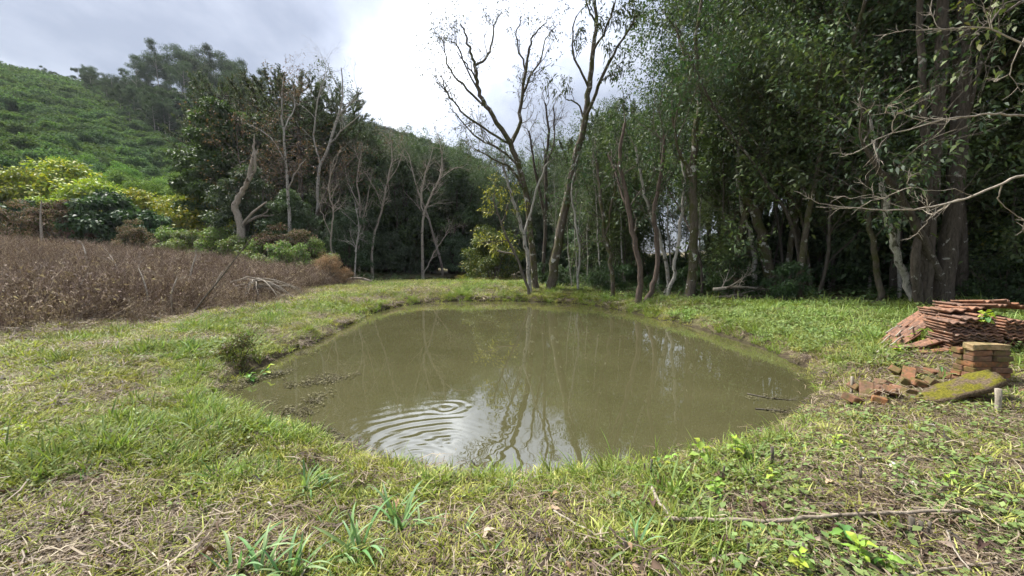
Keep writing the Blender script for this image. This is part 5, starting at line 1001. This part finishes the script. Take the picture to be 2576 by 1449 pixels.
# fallen leaves
FLV = [oval_mesh(20+k, c_, cu, 1, a, M_DRY) for k, (c_, cu, a) in enumerate([((0.30, 0.20, 0.12), .5, .45), ((0.46, 0.37, 0.28), .35, .4), ((0.10, 0.065, 0.05), .6, .45), ((0.38, 0.27, 0.19), .25, .5), ((0.62, 0.58, 0.54), .5, .6)])]
FLM = [(2060, 1300, 'the long stick'), (1750, 1300, 'the long stick\'s left end'), (2240, 1165, 'the white scrap'), (2310, 1320, 'the thick stubs'), (1941, 1115, 'the tallest cut stem'), (2160, 1395, 'the bottom right weeds'), (1602, 1370, 'the bright clump over a dry tuft'), (1010, 1290, 'the biggest strap leaved clump'), (650, 1425, 'the bottom left strap clumps'), (205, 1200, 'the small lawn clump'), (2390, 1000, 'the mossy slab'), (2540, 1250, 'the right edge'), (1420, 1205, 'the low bluish clump'), (1880, 1400, 'the broken stalk'), (2450, 1400, 'the bottom right corner'), (60, 1400, 'the bottom left corner'), (350, 1330, 'the left lawn\'s bare patch'), (2100, 1088, 'the bright bank seedling')]
gl = 'dry leaves fallen on the near bank'
for k in range(75):
    for _ in range(50):
        u, v = (rd.uniform(1500, 2576), rd.uniform(1050, 1449)) if k < 55 else (rd.uniform(0, 1500), rd.uniform(1150, 1449)); p = onz(u, v, .45)
        if sdist([p[0]], [p[1]])[0] > .25: break
    i_ = int(rd.integers(0, 4)); p[2] = hz(p[0], p[1])+rd.uniform(.03, .06)
    one('fallen_leaf', FLV[i_], ['brown curled', 'tan narrow', 'dark rotten', 'pinkish brown'][i_]+' leaf '+(lambda q: ('left of ' if u < q[0]-30 else 'right of ' if u > q[0]+30 else 'below ' if v > q[1] else 'above ')+q[2])(min(FLM, key=lambda q: math.hypot(q[0]-u, 2*(q[1]-v)))), 'leaf', p, (rd.normal(0, .3), rd.normal(0, .25), rd.uniform(0, 6.3)), rd.uniform(.04, .10), gl)
for k, (u, v, lb) in enumerate([(2240, 1165, 'white crumpled scrap on the right bank'), (2165, 1140, 'pale crumpled scrap left of the white one'), (2355, 1060, 'small white scrap below the mossy slab'), (684, 1242, 'whitish curled leaf on the left lawn'), (2290, 1205, 'pale curled leaf near the white scrap'), (1400, 1412, 'silvery curled leaf at the bottom centre')]):
    p = onz(u, v, .45); p[2] = hz(p[0], p[1])+.05; one('pale_scrap', FLV[4], lb, 'scrap', p, (rd.normal(0, .4), rd.normal(0, .3), k*1.1), .065, 'pale scraps')
# bank tuft by the water on the left
TB = bush(400, H=.62, Wd=.95, n=26, per=90, leaf=.055, c1=(0.06, 0.07, 0.025), c2=(0.20, 0.24, 0.06), c3=(0.16, 0.10, 0.06), p3=.25, low=.05, cl=.3, stems=14)
p = onz(606, 888, .3); place(TB, 'bank_shrub', 'dark tufted little shrub on the left bank overhanging the water', 'shrub', (p[0], p[1], hz(p[0], p[1])-.05), 0, .75)
# dead radiating branches in front of the brown field
p = onz(645, 757, .45); p[2] = hz(p[0], p[1]); t = thing('dead_branch_heap', 'pale dead branches radiating from a dark stump before the brown field', 'dead branches', p)
b = MB(); b.tube([(0, 0, -.1), (.02, 0, .25), (0, 0, .55)], (.17, .08), 8, cap=True); b.build('stump', M_BARK, t)
for k in range(30):
    a = rd.uniform(0, 2*pi); l = rd.uniform(.9, 1.9); tt = np.linspace(0, 1, 6); h0 = rd.uniform(.5, .85); P = np.stack([cos(a)*l*tt, sin(a)*l*tt*.7, h0+.35*tt*rd.random()-h0*tt**2*rd.uniform(.7, 1.25)], 1)+rd.normal(0, .015, (6, 3))
    b = MB(); b.tube(P, (.026, .011), 5); b.build('branch', M_DEAD, t)
p = onz(575, 752, .45); p[2] = hz(p[0], p[1]); t = thing('dead_branch_heap', 'smaller fan of pale dead branches left of the dark stump', 'dead branches', p)
for k in range(12):
    a = rd.uniform(-.4, pi+.4); l = rd.uniform(.6, 1.1); tt = np.linspace(0, 1, 6); P = np.stack([cos(a)*l*tt, rd.normal(0, .2)*tt, .06+sin(a)*l*tt*.9-.3*tt**2], 1)+rd.normal(0, .015, (6, 3)); b = MB(); b.tube(P, (.016, .007), 5); b.build('branch', M_DEAD, t)
def stem_thing(name, lb, pts, Y, w0, w1, mat, cat='stem', grp=None):
    P = spline(np.array([at(u, v, Y+.15*i_) for i_, (u, v) in enumerate(pts)]), 4); o_ = P[0].copy(); o_[2] = min(hz(o_[0], o_[1]), o_[2]); P = np.vstack([o_-[0, 0, .05], P]); b = MB(); b.tube(P, (w0/2/F*Y, w1/2/F*Y), 6); br = []; twigs(rd, [(P, np.linspace(w0, w1, len(P))/2/F*Y, 0)], 1.2, .45, TS, 2, out=br, from_=.4); limbs(b, br, (5, 4, 3)); x_ = b.build(name, mat, origin=o_); x_.location = o_; return tag(x_, lb, cat, grp)
stem_thing('leaning_dead_stem', 'thin dark stem leaning right across the brown field', [(752, 1195/1.58+40), (800, 745), (850, 690), (905, 610), (940, 560)][:0] or [(478, 800), (510, 755), (555, 700), (600, 640), (640, 590)], 11.0, 4.5, 2, M_TWIG)
stem_thing('arching_dead_stem', 'thin pale stem arching low over the brown field', [(225, 780), (250, 735), (290, 715), (340, 722), (400, 760)], 11.5, 4, 2, M_TWIG)
stem_thing('bare_pole', 'pale leafless pole at the left of the brown field', [(106, 620), (104, 580), (102, 540), (104, 505)], 24, 7, 2, M_DEAD)
for k, (u, v, du, dv, Y) in enumerate([(370, 735, -22, -60, 10.5), (430, 745, 15, -45, 11), (300, 690, -25, -50, 13), (180, 760, 30, -55, 9.6), (110, 800, -18, -60, 9), (540, 725, 18, -40, 13), (60, 745, 25, -48, 10), (480, 690, 14, -50, 14), (220, 660, -12, -44, 15), (400, 800, -60, -12, 9.8), (150, 830, 70, -14, 8.6), (330, 815, 50, -10, 9.4)]):
    stem_thing('dead_stalk', ['bleached', 'pale crooked', 'grey', 'thin whitish'][k % 4]+' dead stalk number '[:-7]+['left of', 'right of', 'beside', 'below', 'above', 'behind'][k % 6]+' the '+['arching stem', 'leaning dark stem'][k % 2]+(' near the lawn' if Y < 11 else ' deep in the brown weeds'), [(u, v), (u+du*.5, v+dv*.6), (u+du, v+dv)], Y, 4.5, 2, M_DEAD, 'stalk', 'bleached stalks in the brown field')
# dry feathery bush at the field's right end
DF = [bush(410, H=2.3, Wd=2.4, n=40, per=230, leaf=.13, c1=(0.20, 0.11, 0.07), c2=(0.42, 0.28, 0.19), mat=M_DRY, asp=.12, low=.05, cl=.3, stems=22, top=.8)]
for (u, Y, vt, lb) in [(822, 22.5, 628, 'reddish feathery dry bush at the right end of the brown field'), (865, 23.5, 665, 'low dry bush right of the reddish feathery bush'), (770, 22, 668, 'low dry bush left of the reddish feathery bush')]:
    p, s = fit(u, vt, Y, 2.4); place(DF[0], 'dry_feathery_bush', lb, 'bush', p, u, max(s, .4))
# branches in the second pond, fallen log at the right
def debris(name, lb, pts, Y, wpx, mat, n=6, L=.8, cat='branch'):
    P = spline(np.array([at(u, v, Y) for u, v in pts]), 4); o_ = P[0].copy(); b = MB(); r = wpx/2/F*Y; b.tube(P, (r, r*.5), 6, cap=True); br = []; twigs(rd, [(P, np.full(len(P), r), 0)], n/np.linalg.norm(P[-1]-P[0]), L, TS, 2, out=br, from_=.1); limbs(b, br, (5, 4, 3)); x_ = b.build(name, mat, origin=o_); x_.location = o_; tag(x_, lb, cat)
debris('fallen_branch', 'dead branch sticking out of the second pond', [(1240, 708), (1265, 700), (1290, 692)], 31, 4, M_DEAD)
debris('fallen_branch', 'fallen bleached branch in front of the blotched trees', [(1795, 728), (1860, 722), (1950, 730)], 13.6, 9, M_DEAD, 8)
debris('fallen_branch', 'thin fallen branch lying below the bleached one', [(1800, 748), (1850, 742), (1905, 728)], 13.4, 5, M_TWIG, 10)
debris('fallen_log', 'low dark log at the left corner of the second pond', [(870, 703), (905, 700), (935, 708)], 24.5, 9, M_DEAD, 3, .4, 'log')
# ------------------------------------------------------------------ weed mats and twigs on the water
fw = [broad(rg, 16, .07, .030, (0.05, 0.042, 0.022), (0.17, 0.155, 0.095), .006).data('pond_weed', M_DRY) for _ in range(3)]
P = []
for (u, v, su, sv, n, sl_) in [(815, 955, 38, 6, 60, -.12), (640, 955, 35, 7, 55, -.32), (720, 935, 30, 3, 24, -.3), (795, 1005, 30, 10, 24, -.2), (720, 1030, 40, 10, 20, .3), (800, 1085, 25, 6, 30, .4), (840, 1105, 20, 5, 26, .4), (760, 890, 30, 4, 14, -.2), (1930, 1000, 30, 4, 5, .1), (1975, 1035, 30, 5, 8, .1), (1300, 770, 160, 4, 14, 0)]:
    for _ in range(n):
        a = rd.normal(0, su); q = onz(u+a, v+a*sl_+rd.normal(0, sv), .006)
        if sdist([q[0]], [q[1]])[0] < .12: P.append([q[0], q[1], .008])
P = np.array(P); n = len(P); scatter('floating_weed', 'brown weed mats floating in the pond\'s left corner', 'pond weed', fw, P, rd.uniform(0, 6.3, n), np.zeros((n, 2)), rd.uniform(.6, 1.3, n), rd.integers(0, 3, n))
for k, (pts, lb) in enumerate([([(1880, 990), (1930, 1000), (1985, 1006)], 'dark twig floating by the right water edge'), ([(1900, 1028), (1960, 1033), (2010, 1045)], 'lower dark twig floating by the right water edge')]):
    Pq = spline(np.array([onz(u, v, .01) for u, v in pts]), 4); b = MB(); b.tube(Pq, (.012, .006), 5); br = []; twigs(rd, [(Pq, np.full(len(Pq), .01), 0)], 3, .25, TS, 2, out=br); limbs(b, [(np.column_stack([q[0][:, :2], np.clip(q[0][:, 2], .004, .06)]), q[1]*.6, q[2]) for q in br], (4, 3, 3)); x_ = b.build('floating_twig', M_TWIG, origin=Pq[0]); x_.location = Pq[0]; tag(x_, lb, 'twig')
# ------------------------------------------------------------------ damp air between the camera and the hills
b = MB(); b.box((0, 0, 90), (1840, 1840, 186)); hm = nodes('haze')
vp = N('ShaderNodeVolumePrincipled'); vp.inputs['Color'].default_value = (0.86, 0.92, 1, 1); vp.inputs['Density'].default_value = 0.0002; vp.inputs['Anisotropy'].default_value = 0.2
LK(vp.outputs[0], N('ShaderNodeOutputMaterial').inputs['Volume'])
tag(b.build('haze', hm, None, False), 'thin damp haze in the valley air', 'haze', kind='stuff')
